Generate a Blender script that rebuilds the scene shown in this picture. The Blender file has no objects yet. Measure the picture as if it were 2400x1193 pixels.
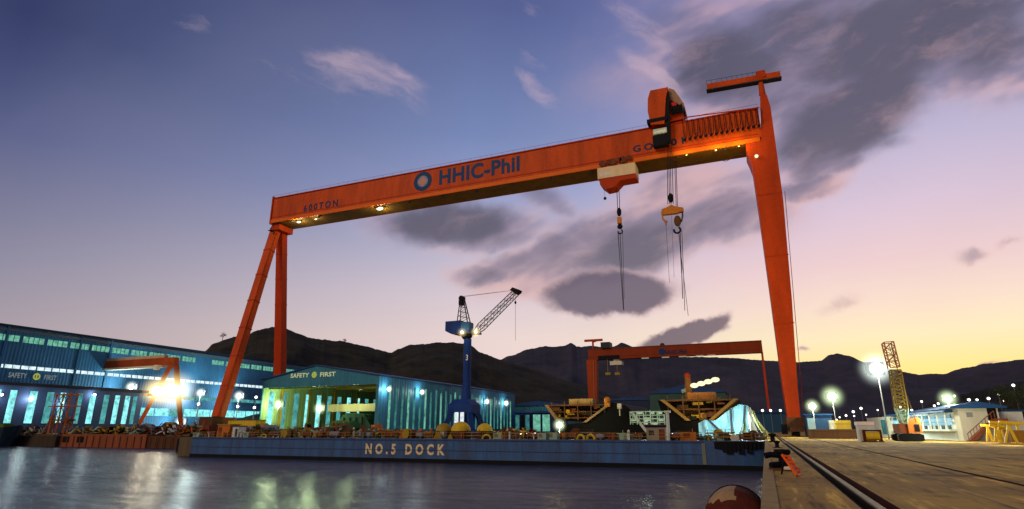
import bpy, math, random
from mathutils import Vector, Matrix, noise
random.seed(7)
S = bpy.context.scene
COL = S.collection
R = math.radians

# ------------------------------------------------------------ camera geometry
# world: +Y runs along the quay and the crane rails, +X to the right, quay top at z = 0
F_PX = 1371.0
YAW = math.atan2(595, math.hypot(F_PX, 408)); PITCH = math.atan2(408, F_PX)
CAM = Vector((0, 0, 1.8)); WATER_Z = -3.7
_f = Vector((-math.sin(YAW)*math.cos(PITCH), math.cos(YAW)*math.cos(PITCH), math.sin(PITCH)))
_r = Vector((math.cos(YAW), math.sin(YAW), 0)); _u = _r.cross(_f)
def P(px, py, X=None, Y=None, Z=None):
    d = _f*F_PX + _r*(px-1200) + _u*(596.5-py)
    if X is not None: t = (X-CAM.x)/d.x
    elif Y is not None: t = (Y-CAM.y)/d.y
    else: t = (Z-CAM.z)/d.z
    return CAM + d*t
def PD(px, py, dist):                       # point at a horizontal distance
    d = _f*F_PX + _r*(px-1200) + _u*(596.5-py)
    return CAM + d*(dist/math.hypot(d.x, d.y))

cd = bpy.data.cameras.new('camera'); cam = bpy.data.objects.new('camera', cd); COL.objects.link(cam)
cam.location = CAM; cam.rotation_euler = (math.pi/2+PITCH, 0, YAW)
cd.sensor_width = 36; cd.lens = 36*F_PX/2400; cd.clip_end = 20000; cd.clip_start = .1
S.camera = cam
S.view_settings.view_transform = 'Standard'; S.view_settings.look = 'None'; S.view_settings.exposure = 0

def lin(c):
    return tuple(((v/255)/12.92 if v/255 <= .04045 else ((v/255+.055)/1.055)**2.4) for v in c)+(1,)

# ------------------------------------------------------------ materials
def nt(name):
    m = bpy.data.materials.new(name); m.use_nodes = True
    t = m.node_tree; t.nodes.clear(); return m, t
def N(t, typ, **kw):
    n = t.nodes.new(typ)
    for k, v in kw.items(): setattr(n, k, v)
    return n
def noise_tex(t, vec, scale, detail=4, rough=.6):
    n = N(t, 'ShaderNodeTexNoise'); n.inputs['Scale'].default_value = scale
    n.inputs['Detail'].default_value = detail; n.inputs['Roughness'].default_value = rough
    if vec is not None: t.links.new(vec, n.inputs['Vector'])
    return n
MC = {}
def paint(name, col, rough=.55, vary=.3, scale=.4, streak=1.0, metal=0, dirt=None, bump=0.0):
    """weathered painted or concrete surface: large patches, fine grain and vertical run-off streaks"""
    if name in MC: return MC[name]
    m, t = nt(name)
    o = N(t, 'ShaderNodeOutputMaterial'); b = N(t, 'ShaderNodeBsdfPrincipled')
    g = N(t, 'ShaderNodeNewGeometry')
    mp = N(t, 'ShaderNodeMapping'); mp.inputs['Scale'].default_value = (1, 1, .18 if streak else 1)
    t.links.new(g.outputs['Position'], mp.inputs['Vector'])
    n1 = noise_tex(t, mp.outputs[0], scale, 5, .65); n2 = noise_tex(t, g.outputs['Position'], scale*6, 3, .6)
    add = N(t, 'ShaderNodeMath', operation='ADD'); t.links.new(n1.outputs['Fac'], add.inputs[0])
    mul = N(t, 'ShaderNodeMath', operation='MULTIPLY'); mul.inputs[1].default_value = .4
    t.links.new(n2.outputs['Fac'], mul.inputs[0]); t.links.new(mul.outputs[0], add.inputs[1])
    mr = N(t, 'ShaderNodeMapRange'); mr.inputs['From Min'].default_value = .45; mr.inputs['From Max'].default_value = .95
    t.links.new(add.outputs[0], mr.inputs['Value'])
    mx = N(t, 'ShaderNodeMixRGB')
    d = dirt or tuple(c*(1-vary) for c in col)
    mx.inputs[1].default_value = (*d, 1); mx.inputs[2].default_value = (*col, 1)
    t.links.new(mr.outputs[0], mx.inputs[0]); t.links.new(mx.outputs[0], b.inputs['Base Color'])
    b.inputs['Roughness'].default_value = rough; b.inputs['Metallic'].default_value = metal; b.inputs['Specular IOR Level'].default_value = .1
    if bump:
        bp = N(t, 'ShaderNodeBump'); bp.inputs['Strength'].default_value = bump; bp.inputs['Distance'].default_value = .1
        t.links.new(n2.outputs['Fac'], bp.inputs['Height']); t.links.new(bp.outputs[0], b.inputs['Normal'])
    t.links.new(b.outputs[0], o.inputs[0]); MC[name] = m
    return m
def ribbed(name, col, axis='Y', pitch=1.2, **kw):
    """corrugated sheet: ribs across the wall"""
    if name in MC: return MC[name]
    m = paint(name, col, **kw); t = m.node_tree
    b = [n for n in t.nodes if n.type == 'BSDF_PRINCIPLED'][0]; g = [n for n in t.nodes if n.type == 'NEW_GEOMETRY'][0]
    sp = N(t, 'ShaderNodeSeparateXYZ'); t.links.new(g.outputs['Position'], sp.inputs[0])
    mu = N(t, 'ShaderNodeMath', operation='MULTIPLY'); mu.inputs[1].default_value = 2*math.pi/pitch
    t.links.new(sp.outputs[axis], mu.inputs[0])
    si = N(t, 'ShaderNodeMath', operation='SINE'); t.links.new(mu.outputs[0], si.inputs[0])
    bp = N(t, 'ShaderNodeBump'); bp.inputs['Strength'].default_value = .5; bp.inputs['Distance'].default_value = .12
    t.links.new(si.outputs[0], bp.inputs['Height']); t.links.new(bp.outputs[0], b.inputs['Normal'])
    return m
def glow(name, col, strength, vary=0, scale=.3, sample=False):
    if name in MC: return MC[name]
    m, t = nt(name); o = N(t, 'ShaderNodeOutputMaterial'); e = N(t, 'ShaderNodeEmission')
    e.inputs[0].default_value = (*col, 1); e.inputs[1].default_value = strength
    if vary:
        g = N(t, 'ShaderNodeNewGeometry'); n = noise_tex(t, g.outputs['Position'], scale, 3, .7)
        mr = N(t, 'ShaderNodeMapRange'); mr.inputs['From Min'].default_value = .3; mr.inputs['From Max'].default_value = .7
        mr.inputs['To Min'].default_value = strength*(1-vary); mr.inputs['To Max'].default_value = strength*(1+vary)
        t.links.new(n.outputs['Fac'], mr.inputs['Value']); t.links.new(mr.outputs[0], e.inputs[1])
    t.links.new(e.outputs[0], o.inputs[0])
    if not sample: m.cycles.emission_sampling = 'NONE'
    MC[name] = m; return m
def mist(name, col, k, p):  # glowing halo shell standing in for lamp glare
    """lamp bloom as an added see-through glowing shell, brightest at its middle"""
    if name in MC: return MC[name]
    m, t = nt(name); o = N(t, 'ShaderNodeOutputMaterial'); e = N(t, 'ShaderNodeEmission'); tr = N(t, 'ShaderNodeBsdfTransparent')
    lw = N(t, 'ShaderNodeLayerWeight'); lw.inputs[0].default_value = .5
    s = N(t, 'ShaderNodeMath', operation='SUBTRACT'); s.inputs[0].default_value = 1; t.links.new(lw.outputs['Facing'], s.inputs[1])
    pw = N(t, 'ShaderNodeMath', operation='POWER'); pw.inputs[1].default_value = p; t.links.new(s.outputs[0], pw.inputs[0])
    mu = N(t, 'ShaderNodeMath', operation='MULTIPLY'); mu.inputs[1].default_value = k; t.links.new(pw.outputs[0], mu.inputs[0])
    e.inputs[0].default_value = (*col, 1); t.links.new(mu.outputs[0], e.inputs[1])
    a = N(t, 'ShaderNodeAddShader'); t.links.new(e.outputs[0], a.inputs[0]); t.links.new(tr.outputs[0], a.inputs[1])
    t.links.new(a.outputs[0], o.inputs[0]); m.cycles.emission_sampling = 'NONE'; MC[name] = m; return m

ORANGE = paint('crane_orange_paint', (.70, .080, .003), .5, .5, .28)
ORANGE_LIT = paint('crane_orange_lit_flange', (.82, .14, .006), .5, .2, .3)  # brighter copy of the orange, lamp light put into the flange colour
ORANGE_DK = paint('crane_orange_deep', (.55, .045, .003), .55, .4, .12)  # deeper orange for legs, railings and fittings
BLUE_P = paint('deep_blue_paint', (.010, .035, .17), .5, .4, .5)
BLUE_GATE = paint('gate_blue_paint', (.048, .145, .34), .45, .5, .5, dirt=(.05, .055, .09))
BLACK = paint('black_steel', (.006, .006, .008), .6, .3, 1)
DARKGR = paint('dark_grey_steel', (.04, .042, .05), .55, .3, 1)
STEEL = paint('grey_steel', (.22, .22, .23), .5, .3, 1)
YELLOW = paint('yellow_paint', (.75, .5, .03), .5, .35, .8)
YELLOW_D = paint('dull_yellow_paint', (.42, .27, .03), .6, .4, .8)
RUST = paint('rusty_primer', (.22, .06, .03), .8, .5, .7)
RUSTO = paint('orange_primer', (.55, .16, .03), .7, .4, .7)
BROWN = paint('brown_steel', (.12, .055, .025), .8, .4, .7)
CREAM = paint('cream_paint', (.72, .66, .48), .6, .2, .6)
WHITE = paint('white_wall_paint', (.62, .66, .60), .6, .25, .4)
BEIGE = paint('beige_wall', (.50, .46, .36), .7, .2, .3)
GREEN_D = paint('dark_green_paint', (.03, .09, .05), .6, .4, .8)
GREEN_P = paint('pale_green_paint', (.30, .42, .30), .6, .3, .8)
ROOFB = paint('blue_roof_sheet', (.02, .07, .20), .5, .3, .2, streak=0)
WALL_SIDE = ribbed('blue_cladding_side', (.04, .20, .33), 'Y', 1.6, rough=.5, vary=.45, scale=.15)
WALL_FRONT = ribbed('blue_cladding_front', (.05, .24, .33), 'X', 1.6, rough=.5, vary=.4, scale=.15)
WALL_NAVY = ribbed('navy_cladding_side', (.04, .17, .34), 'Y', 1.6, rough=.5, vary=.4, scale=.12)
WALL_IN = ribbed('olive_lit_cladding', (.28, .40, .18), 'Y', 1.6, rough=.6, vary=.3, scale=.2)  # green lamp light put into the inner cladding colour
LOGO = paint('logo_blue', (.008, .045, .14), .5, .2, 1)
LETTER = paint('letter_navy', (.012, .03, .09), .5, .2, 1)
LETTER_F = paint('faded_letter', (.10, .018, .02), .6, .3, 1)
LOGO_IN = paint('logo_pink', (.62, .28, .22), .5, .2, 1)
LETTER_Y = paint('letter_cream', (.85, .66, .34), .6, .25, 1)
TEAL = [glow('lit_window_teal_%s' % n, c, s, .55, .45) for n, c, s in (('bright', (.30, .95, .95), .95), ('soft', (.14, .60, .60), .55), ('dim', (.10, .40, .38), .38))]
TEALG = [glow('lit_window_green_%s' % n, c, s, .6, .5) for n, c, s in (('bright', (.25, .75, .52), .55), ('soft', (.10, .42, .36), .42))]
WARMWIN = glow('lit_window_white', (.75, .95, 1), 1.0, .4, .6)
BULB = glow('lamp_bulb_white', (1, 1, .93), 9)
BULB_G = glow('lamp_bulb_greenish', (.70, 1, .42), 28)
BULB_Y = glow('lamp_bulb_warm', (.95, 1, .85), 2.4)
BULB_S = glow('small_lamp_white', (1, .97, .85), 3.5)
HALO_W = mist('halo_white', (.88, 1, .92), 1.0, 13); HALO_G = mist('halo_green', (.78, 1, .55), .9, 13); HALO_Y = mist('halo_warm', (1, .74, .3), .9, 9)  # lamp glare put into glowing shells around the bulbs

# ------------------------------------------------------------ mesh builder
class MB:
    def __init__(s): s.v = []; s.f = []; s.m = []; s.mi = 0
    def add(s, vs, fs):
        b = len(s.v); s.v += [tuple(v) for v in vs]; s.f += [tuple(i+b for i in f) for f in fs]; s.m += [s.mi]*len(fs); return s
    def box(s, a, b):
        x0, x1 = sorted((a[0], b[0])); y0, y1 = sorted((a[1], b[1])); z0, z1 = sorted((a[2], b[2]))
        return s.add([(x0,y0,z0),(x1,y0,z0),(x1,y1,z0),(x0,y1,z0),(x0,y0,z1),(x1,y0,z1),(x1,y1,z1),(x0,y1,z1)],
              [(0,3,2,1),(4,5,6,7),(0,1,5,4),(1,2,6,5),(2,3,7,6),(3,0,4,7)])
    def cbox(s, c, d): return s.box((c[0]-d[0]/2, c[1]-d[1]/2, c[2]-d[2]/2), (c[0]+d[0]/2, c[1]+d[1]/2, c[2]+d[2]/2))
    def prism(s, pts, ext):
        n = len(pts); e = Vector(ext); pts = [Vector(p) for p in pts]
        return s.add(pts+[p+e for p in pts], [tuple(range(n)), tuple(range(2*n-1, n-1, -1))]+[(i, i+n, (i+1)%n+n, (i+1)%n) for i in range(n)])
    def loft(s, A, B, caps=True):
        n = len(A)
        return s.add(list(A)+list(B), ([tuple(range(n))[::-1], tuple(range(n, 2*n))] if caps else [])+[(i, (i+1)%n, (i+1)%n+n, i+n) for i in range(n)])
    def tube(s, p0, p1, r, n=6, r1=None):
        p0, p1 = Vector(p0), Vector(p1); d = (p1-p0).normalized()
        a = d.orthogonal().normalized(); b = d.cross(a); r1 = r if r1 is None else r1
        A = [p0+(a*math.cos(2*math.pi*i/n)+b*math.sin(2*math.pi*i/n))*r for i in range(n)]
        B = [p1+(a*math.cos(2*math.pi*i/n)+b*math.sin(2*math.pi*i/n))*r1 for i in range(n)]
        return s.loft(A, B)
    def bar(s, p0, p1, w, h, up=(0,0,1), w1=None, h1=None):
        p0, p1 = Vector(p0), Vector(p1); d = (p1-p0).normalized(); a = d.cross(Vector(up))
        if a.length < 1e-3: a = Vector((1,0,0))
        a.normalize(); b = a.cross(d); w1 = w1 or w; h1 = h1 or h
        q = ((-1,-1),(1,-1),(1,1),(-1,1))
        return s.loft([p0+a*w/2*i+b*h/2*j for i, j in q], [p1+a*w1/2*i+b*h1/2*j for i, j in q])
    def path(s, pts, r, n=5):
        for a, b in zip(pts, pts[1:]): s.tube(a, b, r, n)
        return s
    def lathe(s, c, prof, n=16, axis='Z'):
        c = Vector(c); k = len(prof); vs = []
        for i in range(n):
            a = 2*math.pi*i/n
            for r, h in prof:
                if axis == 'Z': v = Vector((r*math.cos(a), r*math.sin(a), h))
                elif axis == 'Y': v = Vector((r*math.cos(a), h, r*math.sin(a)))
                else: v = Vector((h, r*math.cos(a), r*math.sin(a)))
                vs.append(c+v)
        fs = [(i*k+j, ((i+1)%n)*k+j, ((i+1)%n)*k+j+1, i*k+j+1) for i in range(n) for j in range(k-1)]
        return s.add(vs, fs)
    def ball(s, c, r, n=12, sc=(1,1,1)):
        m = n//2; vs = []; 
        for j in range(1, m):
            for i in range(n):
                a = 2*math.pi*i/n; t = math.pi*j/m
                vs.append((c[0]+r*sc[0]*math.sin(t)*math.cos(a), c[1]+r*sc[1]*math.sin(t)*math.sin(a), c[2]+r*sc[2]*math.cos(t)))
        top = len(vs); vs += [(c[0],c[1],c[2]+r*sc[2]), (c[0],c[1],c[2]-r*sc[2])]
        fs = [(j*n+i, (j+1)*n+i, (j+1)*n+(i+1)%n, j*n+(i+1)%n) for j in range(m-2) for i in range(n)]
        fs += [(top, i, (i+1)%n) for i in range(n)]+[(top+1, (m-2)*n+(i+1)%n, (m-2)*n+i) for i in range(n)]
        return s.add(vs, fs)
    def ring(s, c, R0, r, axis='Y', n=20, k=8, a0=0, a1=2*math.pi):
        vs = []; full = abs(a1-a0-2*math.pi) < 1e-4; cnt = n if full else n+1
        for i in range(cnt):
            a = a0+(a1-a0)*i/n
            for j in range(k):
                b = 2*math.pi*j/k; q = R0+r*math.cos(b); h = r*math.sin(b)
                vs.append({'Y': (c[0]+q*math.cos(a), c[1]+h, c[2]+q*math.sin(a)), 'X': (c[0]+h, c[1]+q*math.cos(a), c[2]+q*math.sin(a)), 'Z': (c[0]+q*math.cos(a), c[1]+q*math.sin(a), c[2]+h)}[axis])
        fs = [(i*k+j, ((i+1)%cnt)*k+j, ((i+1)%cnt)*k+(j+1)%k, i*k+(j+1)%k) for i in range(n if full else n) for j in range(k)]
        return s.add(vs, fs)
    def build(s, name, mats, parent=None, smooth=False, loc=None):
        me = bpy.data.meshes.new(name); me.from_pydata(s.v, [], s.f)
        if not isinstance(mats, (list, tuple)): mats = [mats]
        for m in mats: me.materials.append(m)
        for p, i in zip(me.polygons, s.m): p.material_index = i; p.use_smooth = smooth
        me.update()
        import bmesh
        bm = bmesh.new(); bm.from_mesh(me); bmesh.ops.recalc_face_normals(bm, faces=bm.faces); bm.to_mesh(me); bm.free()
        o = bpy.data.objects.new(name, me); COL.objects.link(o)
        if loc is not None:
            me.transform(Matrix.Translation(-Vector(loc))); o.location = loc
        if parent is not None:
            o.parent = parent
            W = world_loc(parent); me.transform(Matrix.Translation(-W)) if loc is None else None
            if loc is not None: o.location = Vector(loc)-W
        return o
def world_loc(o):
    v = Vector(o.location)
    while o.parent: o = o.parent; v += Vector(o.location)
    return v
def thing(name, label, cat, loc=(0,0,0), group=None, kind=None):
    o = bpy.data.objects.new(name, None); COL.objects.link(o); o.location = loc; o.empty_display_size = .5
    return tag(o, label, cat, group, kind)
def tag(o, label, cat, group=None, kind=None):
    o['label'] = label; o['category'] = cat
    if group: o['group'] = group
    if kind: o['kind'] = kind
    return o
def struct(o, label, cat):
    return tag(o, label, cat, None, 'structure')
def recenter(o):
    """put a mesh thing's origin at the middle of its base"""
    me = o.data; xs = [v.co for v in me.vertices]
    c = Vector(((min(v.x for v in xs)+max(v.x for v in xs))/2, (min(v.y for v in xs)+max(v.y for v in xs))/2, min(v.z for v in xs)))
    me.transform(Matrix.Translation(-c)); o.location = Vector(o.location)+c; return o
def copy_tree(o, loc=None, rz=None, sc=None, parent=None):
    c = o.copy(); COL.objects.link(c)
    if parent is not None: c.parent = parent
    if loc is not None: c.location = loc
    if rz is not None: c.rotation_euler = (0, 0, rz)
    if sc is not None: c.scale = (sc, sc, sc) if not isinstance(sc, tuple) else sc
    for ch in list(o.children): copy_tree(ch, parent=c)
    return c
def lettering(name, text, p0, width, height, mat, parent, face='front', bold=.02, spacing=1.0, depth=.12):
    cu = bpy.data.curves.new(name, 'FONT'); cu.body = text; cu.offset = bold; cu.space_character = spacing; cu.extrude = .0
    cu.resolution_u = 3
    tmp = bpy.data.objects.new(name, cu); COL.objects.link(tmp)
    bpy.context.view_layer.update()
    me = bpy.data.meshes.new_from_object(tmp.evaluated_get(bpy.context.evaluated_depsgraph_get()))
    bpy.data.objects.remove(tmp); bpy.data.curves.remove(cu)
    xs = [v.co.x for v in me.vertices]; ys = [v.co.y for v in me.vertices]
    w = max(xs)-min(xs); h = max(ys)-min(ys)
    ax, n = (Vector((1,0,0)), Vector((0,-1,0))) if face == 'front' else (Vector((0,1,0)), Vector((1,0,0)))
    p0 = Vector(p0)
    for v in me.vertices:
        v.co = p0+ax*((v.co.x-min(xs))/w*width)+Vector((0,0,1))*((v.co.y-min(ys))/h*height)+n*depth
    me.materials.clear(); me.materials.append(mat); me.name = name
    o = bpy.data.objects.new(name, me); COL.objects.link(o); o.parent = parent
    me.transform(Matrix.Translation(-world_loc(parent)))
    return o
def point(name, loc, power, col, parent=None, r=.5):
    l = bpy.data.lights.new(name, 'POINT'); l.energy = power; l.color = col; l.shadow_soft_size = r
    o = bpy.data.objects.new(name, l); COL.objects.link(o); o.location = Vector(loc)-(world_loc(parent) if parent else Vector())
    if parent: o.parent = parent
    return o

# ------------------------------------------------------------ sky
def build_world():
    w = bpy.data.worlds.new('World'); S.world = w; w.use_nodes = True; t = w.node_tree; t.nodes.clear()
    L = t.links.new
    def M(op, a, b=None, c=None, clamp=False):
        n = N(t, 'ShaderNodeMath', operation=op); n.use_clamp = clamp
        for i, x in enumerate((a, b, c)):
            if x is None: continue
            if isinstance(x, (int, float)): n.inputs[i].default_value = x
            else: L(x, n.inputs[i])
        return n.outputs[0]
    tc = N(t, 'ShaderNodeTexCoord'); D = tc.outputs['Generated']
    def dot(v):
        n = N(t, 'ShaderNodeVectorMath', operation='DOT_PRODUCT'); n.inputs[1].default_value = v; L(D, n.inputs[0]); return n.outputs['Value']
    sp = N(t, 'ShaderNodeSeparateXYZ'); L(D, sp.inputs[0]); z = sp.outputs[2]
    elev = M('MULTIPLY', M('ARCSINE', z), 180/math.pi)
    # azimuth away from the place where the sun went down
    d0 = P(2150, 1004, Y=1000)-CAM; d0.z = 0; d0.normalize()
    hl = M('SQRT', M('SUBTRACT', 1.0001, M('MULTIPLY', z, z)))
    ang = M('MULTIPLY', M('ARCCOSINE', M('MAXIMUM', M('MINIMUM', M('DIVIDE', dot(d0), hl), .9999), -.9999)), 180/math.pi)
    def ramp(pts):
        r = N(t, 'ShaderNodeValToRGB'); e = r.color_ramp.elements; r.color_ramp.interpolation = 'LINEAR'
        while len(e) < len(pts): e.new(.5)
        for el, (a, c) in zip(e, pts): el.position = max(0, min(1, (a+2)/62)); el.color = lin(c)
        f = M('DIVIDE', M('ADD', elev, 2), 62, clamp=True); L(f, r.inputs[0]); return r.outputs[0]
    left = ramp([(0,(172,156,158)), (7,(164,152,162)), (12.4,(134,132,156)), (21.4,(80,89,133)), (30,(52,60,102)), (55,(40,48,86))])
    mid = ramp([(0,(244,214,206)), (8.5,(236,214,210)), (12.3,(220,204,212)), (17,(186,182,206)), (22.5,(148,158,200)), (28,(116,134,182)), (39.5,(78,92,144)), (60,(55,64,118))])
    right = ramp([(0,(255,205,110)), (2.6,(253,214,120)), (4.8,(248,230,146)), (7.3,(248,234,192)), (10,(246,222,205)), (13.5,(238,207,210)), (18,(218,196,216)), (24,(186,180,212)), (32,(140,142,192)), (60,(70,78,130))])
    def mix(f, a, b, typ='MIX'):
        n = N(t, 'ShaderNodeMixRGB', blend_type=typ)
        for i, x in enumerate((f, a, b)):
            if isinstance(x, (int, float)): n.inputs[i].default_value = x
            elif isinstance(x, tuple): n.inputs[i].default_value = x
            else: L(x, n.inputs[i])
        return n.outputs[0]
    def mr(v, a, b, c=0, d=1, smooth=True):
        n = N(t, 'ShaderNodeMapRange', interpolation_type='SMOOTHSTEP' if smooth else 'LINEAR')
        L(v, n.inputs['Value'])
        for k, x in zip(('From Min', 'From Max', 'To Min', 'To Max'), (a, b, c, d)): n.inputs[k].default_value = x
        return n.outputs[0]
    sky = mix(mr(ang, 36, 3, smooth=True), mix(mr(ang, 78, 38, smooth=False), left, mid), right)
    # cloud coordinates: gnomonic plane of directions, 1 unit = 1371 px of the photograph's scale
    c = M('MAXIMUM', dot(_f), .08)
    uv = N(t, 'ShaderNodeCombineXYZ'); L(M('DIVIDE', dot(_r), c), uv.inputs[0]); L(M('DIVIDE', dot(_u), c), uv.inputs[1])
    def nz(vec, scale, det, rough, sx=1, sy=1, rot=0, off=0):
        mp = N(t, 'ShaderNodeMapping', vector_type='TEXTURE'); mp.inputs['Scale'].default_value = (1/sx, 1/sy, 1); mp.inputs['Rotation'].default_value = (0, 0, rot)
        mp.inputs['Location'].default_value = (off, off*.7, off*.3); L(vec, mp.inputs['Vector'])
        n = noise_tex(t, mp.outputs[0], scale, det, rough); return n
    wn = nz(uv.outputs[0], 5, 5, .6)
    sub = N(t, 'ShaderNodeVectorMath', operation='SUBTRACT'); sub.inputs[1].default_value = (.5,.5,.5); L(wn.outputs['Color'], sub.inputs[0])
    scl = N(t, 'ShaderNodeVectorMath', operation='SCALE'); scl.inputs['Scale'].default_value = .09; L(sub.outputs[0], scl.inputs[0])
    adv = N(t, 'ShaderNodeVectorMath', operation='ADD'); L(uv.outputs[0], adv.inputs[0]); L(scl.outputs[0], adv.inputs[1])
    warp = adv.outputs[0]
    def blob(px, py, rx, ry, rot=0, amp=1.0, src=None, soft=1.0):
        mp = N(t, 'ShaderNodeMapping', vector_type='TEXTURE')
        mp.inputs['Location'].default_value = ((px-1200)/F_PX, (596.5-py)/F_PX, 0)
        mp.inputs['Rotation'].default_value = (0, 0, R(rot)); mp.inputs['Scale'].default_value = (rx/F_PX, ry/F_PX, 1)
        L(src or warp, mp.inputs['Vector'])
        ln = N(t, 'ShaderNodeVectorMath', operation='LENGTH'); L(mp.outputs[0], ln.inputs[0])
        return mr(ln.outputs['Value'], 1+.35*soft, max(0, 1-1.0*soft), 0, amp)
    def union(lst):
        o = lst[0]
        for x in lst[1:]: o = M('MAXIMUM', o, x)
        return o
    dark = union([blob(2080, 60, 760, 260, 8), blob(1720, 150, 330, 210, -30), blob(1990, 260, 330, 150, 22), blob(2330, 100, 330, 190, 10),
                  blob(1900, 370, 130, 80, 20, .7), blob(1990, 378, 95, 40, 18, .55), blob(2100, 336, 100, 42, 5, .5), blob(1890, 428, 140, 44, 12, .75),
                  blob(1080, 525, 270, 80, -4, 1.1), blob(1330, 605, 300, 96, 10, 1.1), blob(1480, 550, 350, 125, 15, 1.15), blob(1660, 510, 250, 110, 12, .95), blob(1160, 642, 150, 50, 0, .9), blob(1290, 470, 150, 60, -30, .7), blob(1580, 445, 260, 90, 10, .85),
                  blob(2285, 603, 56, 24, 0, .55), blob(2365, 582, 56, 18, 20, .4), blob(1885, 828, 26, 12, 0, .7)])
    lens = union([blob(1445, 690, 200, 62, 3, 1, soft=.55), blob(1600, 790, 120, 30, 10, .95, soft=.5), blob(1665, 772, 60, 26, 32, .8, soft=.6), blob(1982, 708, 85, 28, 13, .42, soft=.9), blob(2290, 850, 90, 8, 12, .6)])
    wisp = union([blob(800, 205, 200, 90, -8, .6), blob(910, 182, 60, 16, 0, .45), blob(480, 55, 80, 34, -30, .5), blob(1235, 15, 60, 30, -40, .4), blob(1230, 120, 80, 26, -50, .45), blob(1280, 225, 110, 26, -52, .55),
                  blob(1545, 195, 60, 24, -40, .6), blob(1500, 60, 120, 50, -40, .3), blob(1480, 150, 70, 26, -40, .35), blob(800, 385, 90, 30, 0, .15), blob(2000, 440, 170, 30, 12, .3), blob(1960, 475, 110, 16, 10, .3)])
    f1 = nz(warp, 5, 5, .52, .5, 1.1, R(24)).outputs['Fac']; f2 = nz(uv.outputs[0], 4.6, 4, .55, .5, 1.3, R(24), 3.7).outputs['Fac']; f3 = nz(warp, 9, 6, .6, .45, 1.7, R(-26), 9).outputs['Fac']
    dens = mr(M('ADD', dark, M('MULTIPLY', M('SUBTRACT', f1, .5), 1.7)), .0, .85)
    dens = M('POWER', M('MULTIPLY', dens, mr(dark, 0, .5)), .8)
    thick = mr(M('ADD', M('MULTIPLY', dark, .8), M('MULTIPLY', M('SUBTRACT', f2, .5), 3.0)), .05, 1.0)
    warmf = mr(ang, 60, 5, smooth=False)
    edge = mix(warmf, lin((186, 160, 172)), lin((214, 172, 178)))
    lowf = mr(elev, 26, 10, smooth=False)
    edge = mix(lowf, edge, lin((228, 188, 184)))
    core = mix(lowf, lin((84, 80, 100)), lin((102, 95, 111)))
    midc = mix(lowf, lin((126, 116, 144)), lin((160, 140, 154)))
    ccol = mix(mr(thick, .35, 1), mix(mr(thick, 0, .5), edge, midc), core)
    f4 = nz(warp, 13, 6, .6, .45, 1.4, R(24), 6.1).outputs['Fac']
    ccol = mix(mr(f4, .45, .8, 0, .35), ccol, edge)
    sky = mix(M('MULTIPLY', dens, .95), sky, ccol)
    # second, low layer: clean-edged lens clouds
    ld = mr(M('ADD', lens, M('MULTIPLY', M('SUBTRACT', f3, .5), .8)), .08, .8)
    ld = M('MULTIPLY', ld, mr(lens, 0, .12))
    lc = mix(mr(M('ADD', lens, M('MULTIPLY', M('SUBTRACT', f3, .5), .5)), .1, .85), lin((222, 186, 188)), lin((98, 86, 106)))
    sky = mix(M('MULTIPLY', ld, .93), sky, lc)
    wd = M('MULTIPLY', mr(M('ADD', wisp, M('MULTIPLY', M('SUBTRACT', f3, .5), 3.2)), .1, 1.1), mr(wisp, 0, .25))
    sky = mix(M('MULTIPLY', wd, .55), sky, lin((206, 176, 190)))
    # faint broad unevenness of the clear air
    air = nz(uv.outputs[0], 1.7, 4, .5, 1, 1.5, .3, 5).outputs['Fac']
    sky = mix(mr(air, .35, .75, 0, .12), sky, lin((160, 150, 168)))
    # physical twilight sky underneath, sun just above the ridge
    ns = N(t, 'ShaderNodeTexSky', sky_type='NISHITA'); ns.sun_disc = False; ns.sun_elevation = R(2); ns.sun_rotation = math.atan2(d0.x, d0.y)
    sky = mix(.008, sky, ns.outputs[0], 'ADD')
    bg = N(t, 'ShaderNodeBackground'); L(sky, bg.inputs[0]); bg.inputs[1].default_value = 1.0
    o = N(t, 'ShaderNodeOutputWorld'); L(bg.outputs[0], o.inputs[0])
build_world()
sl = bpy.data.lights.new('twilight_fill', 'SUN'); so = bpy.data.objects.new('twilight_fill', sl); COL.objects.link(so)  # warm fill added from behind the camera to light the crane's face
sl.energy = 1.25; sl.angle = R(24); sl.color = (1, .76, .52); so.rotation_euler = (R(62), 0, R(-26)); so.location = (0, -20, 60)

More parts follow.
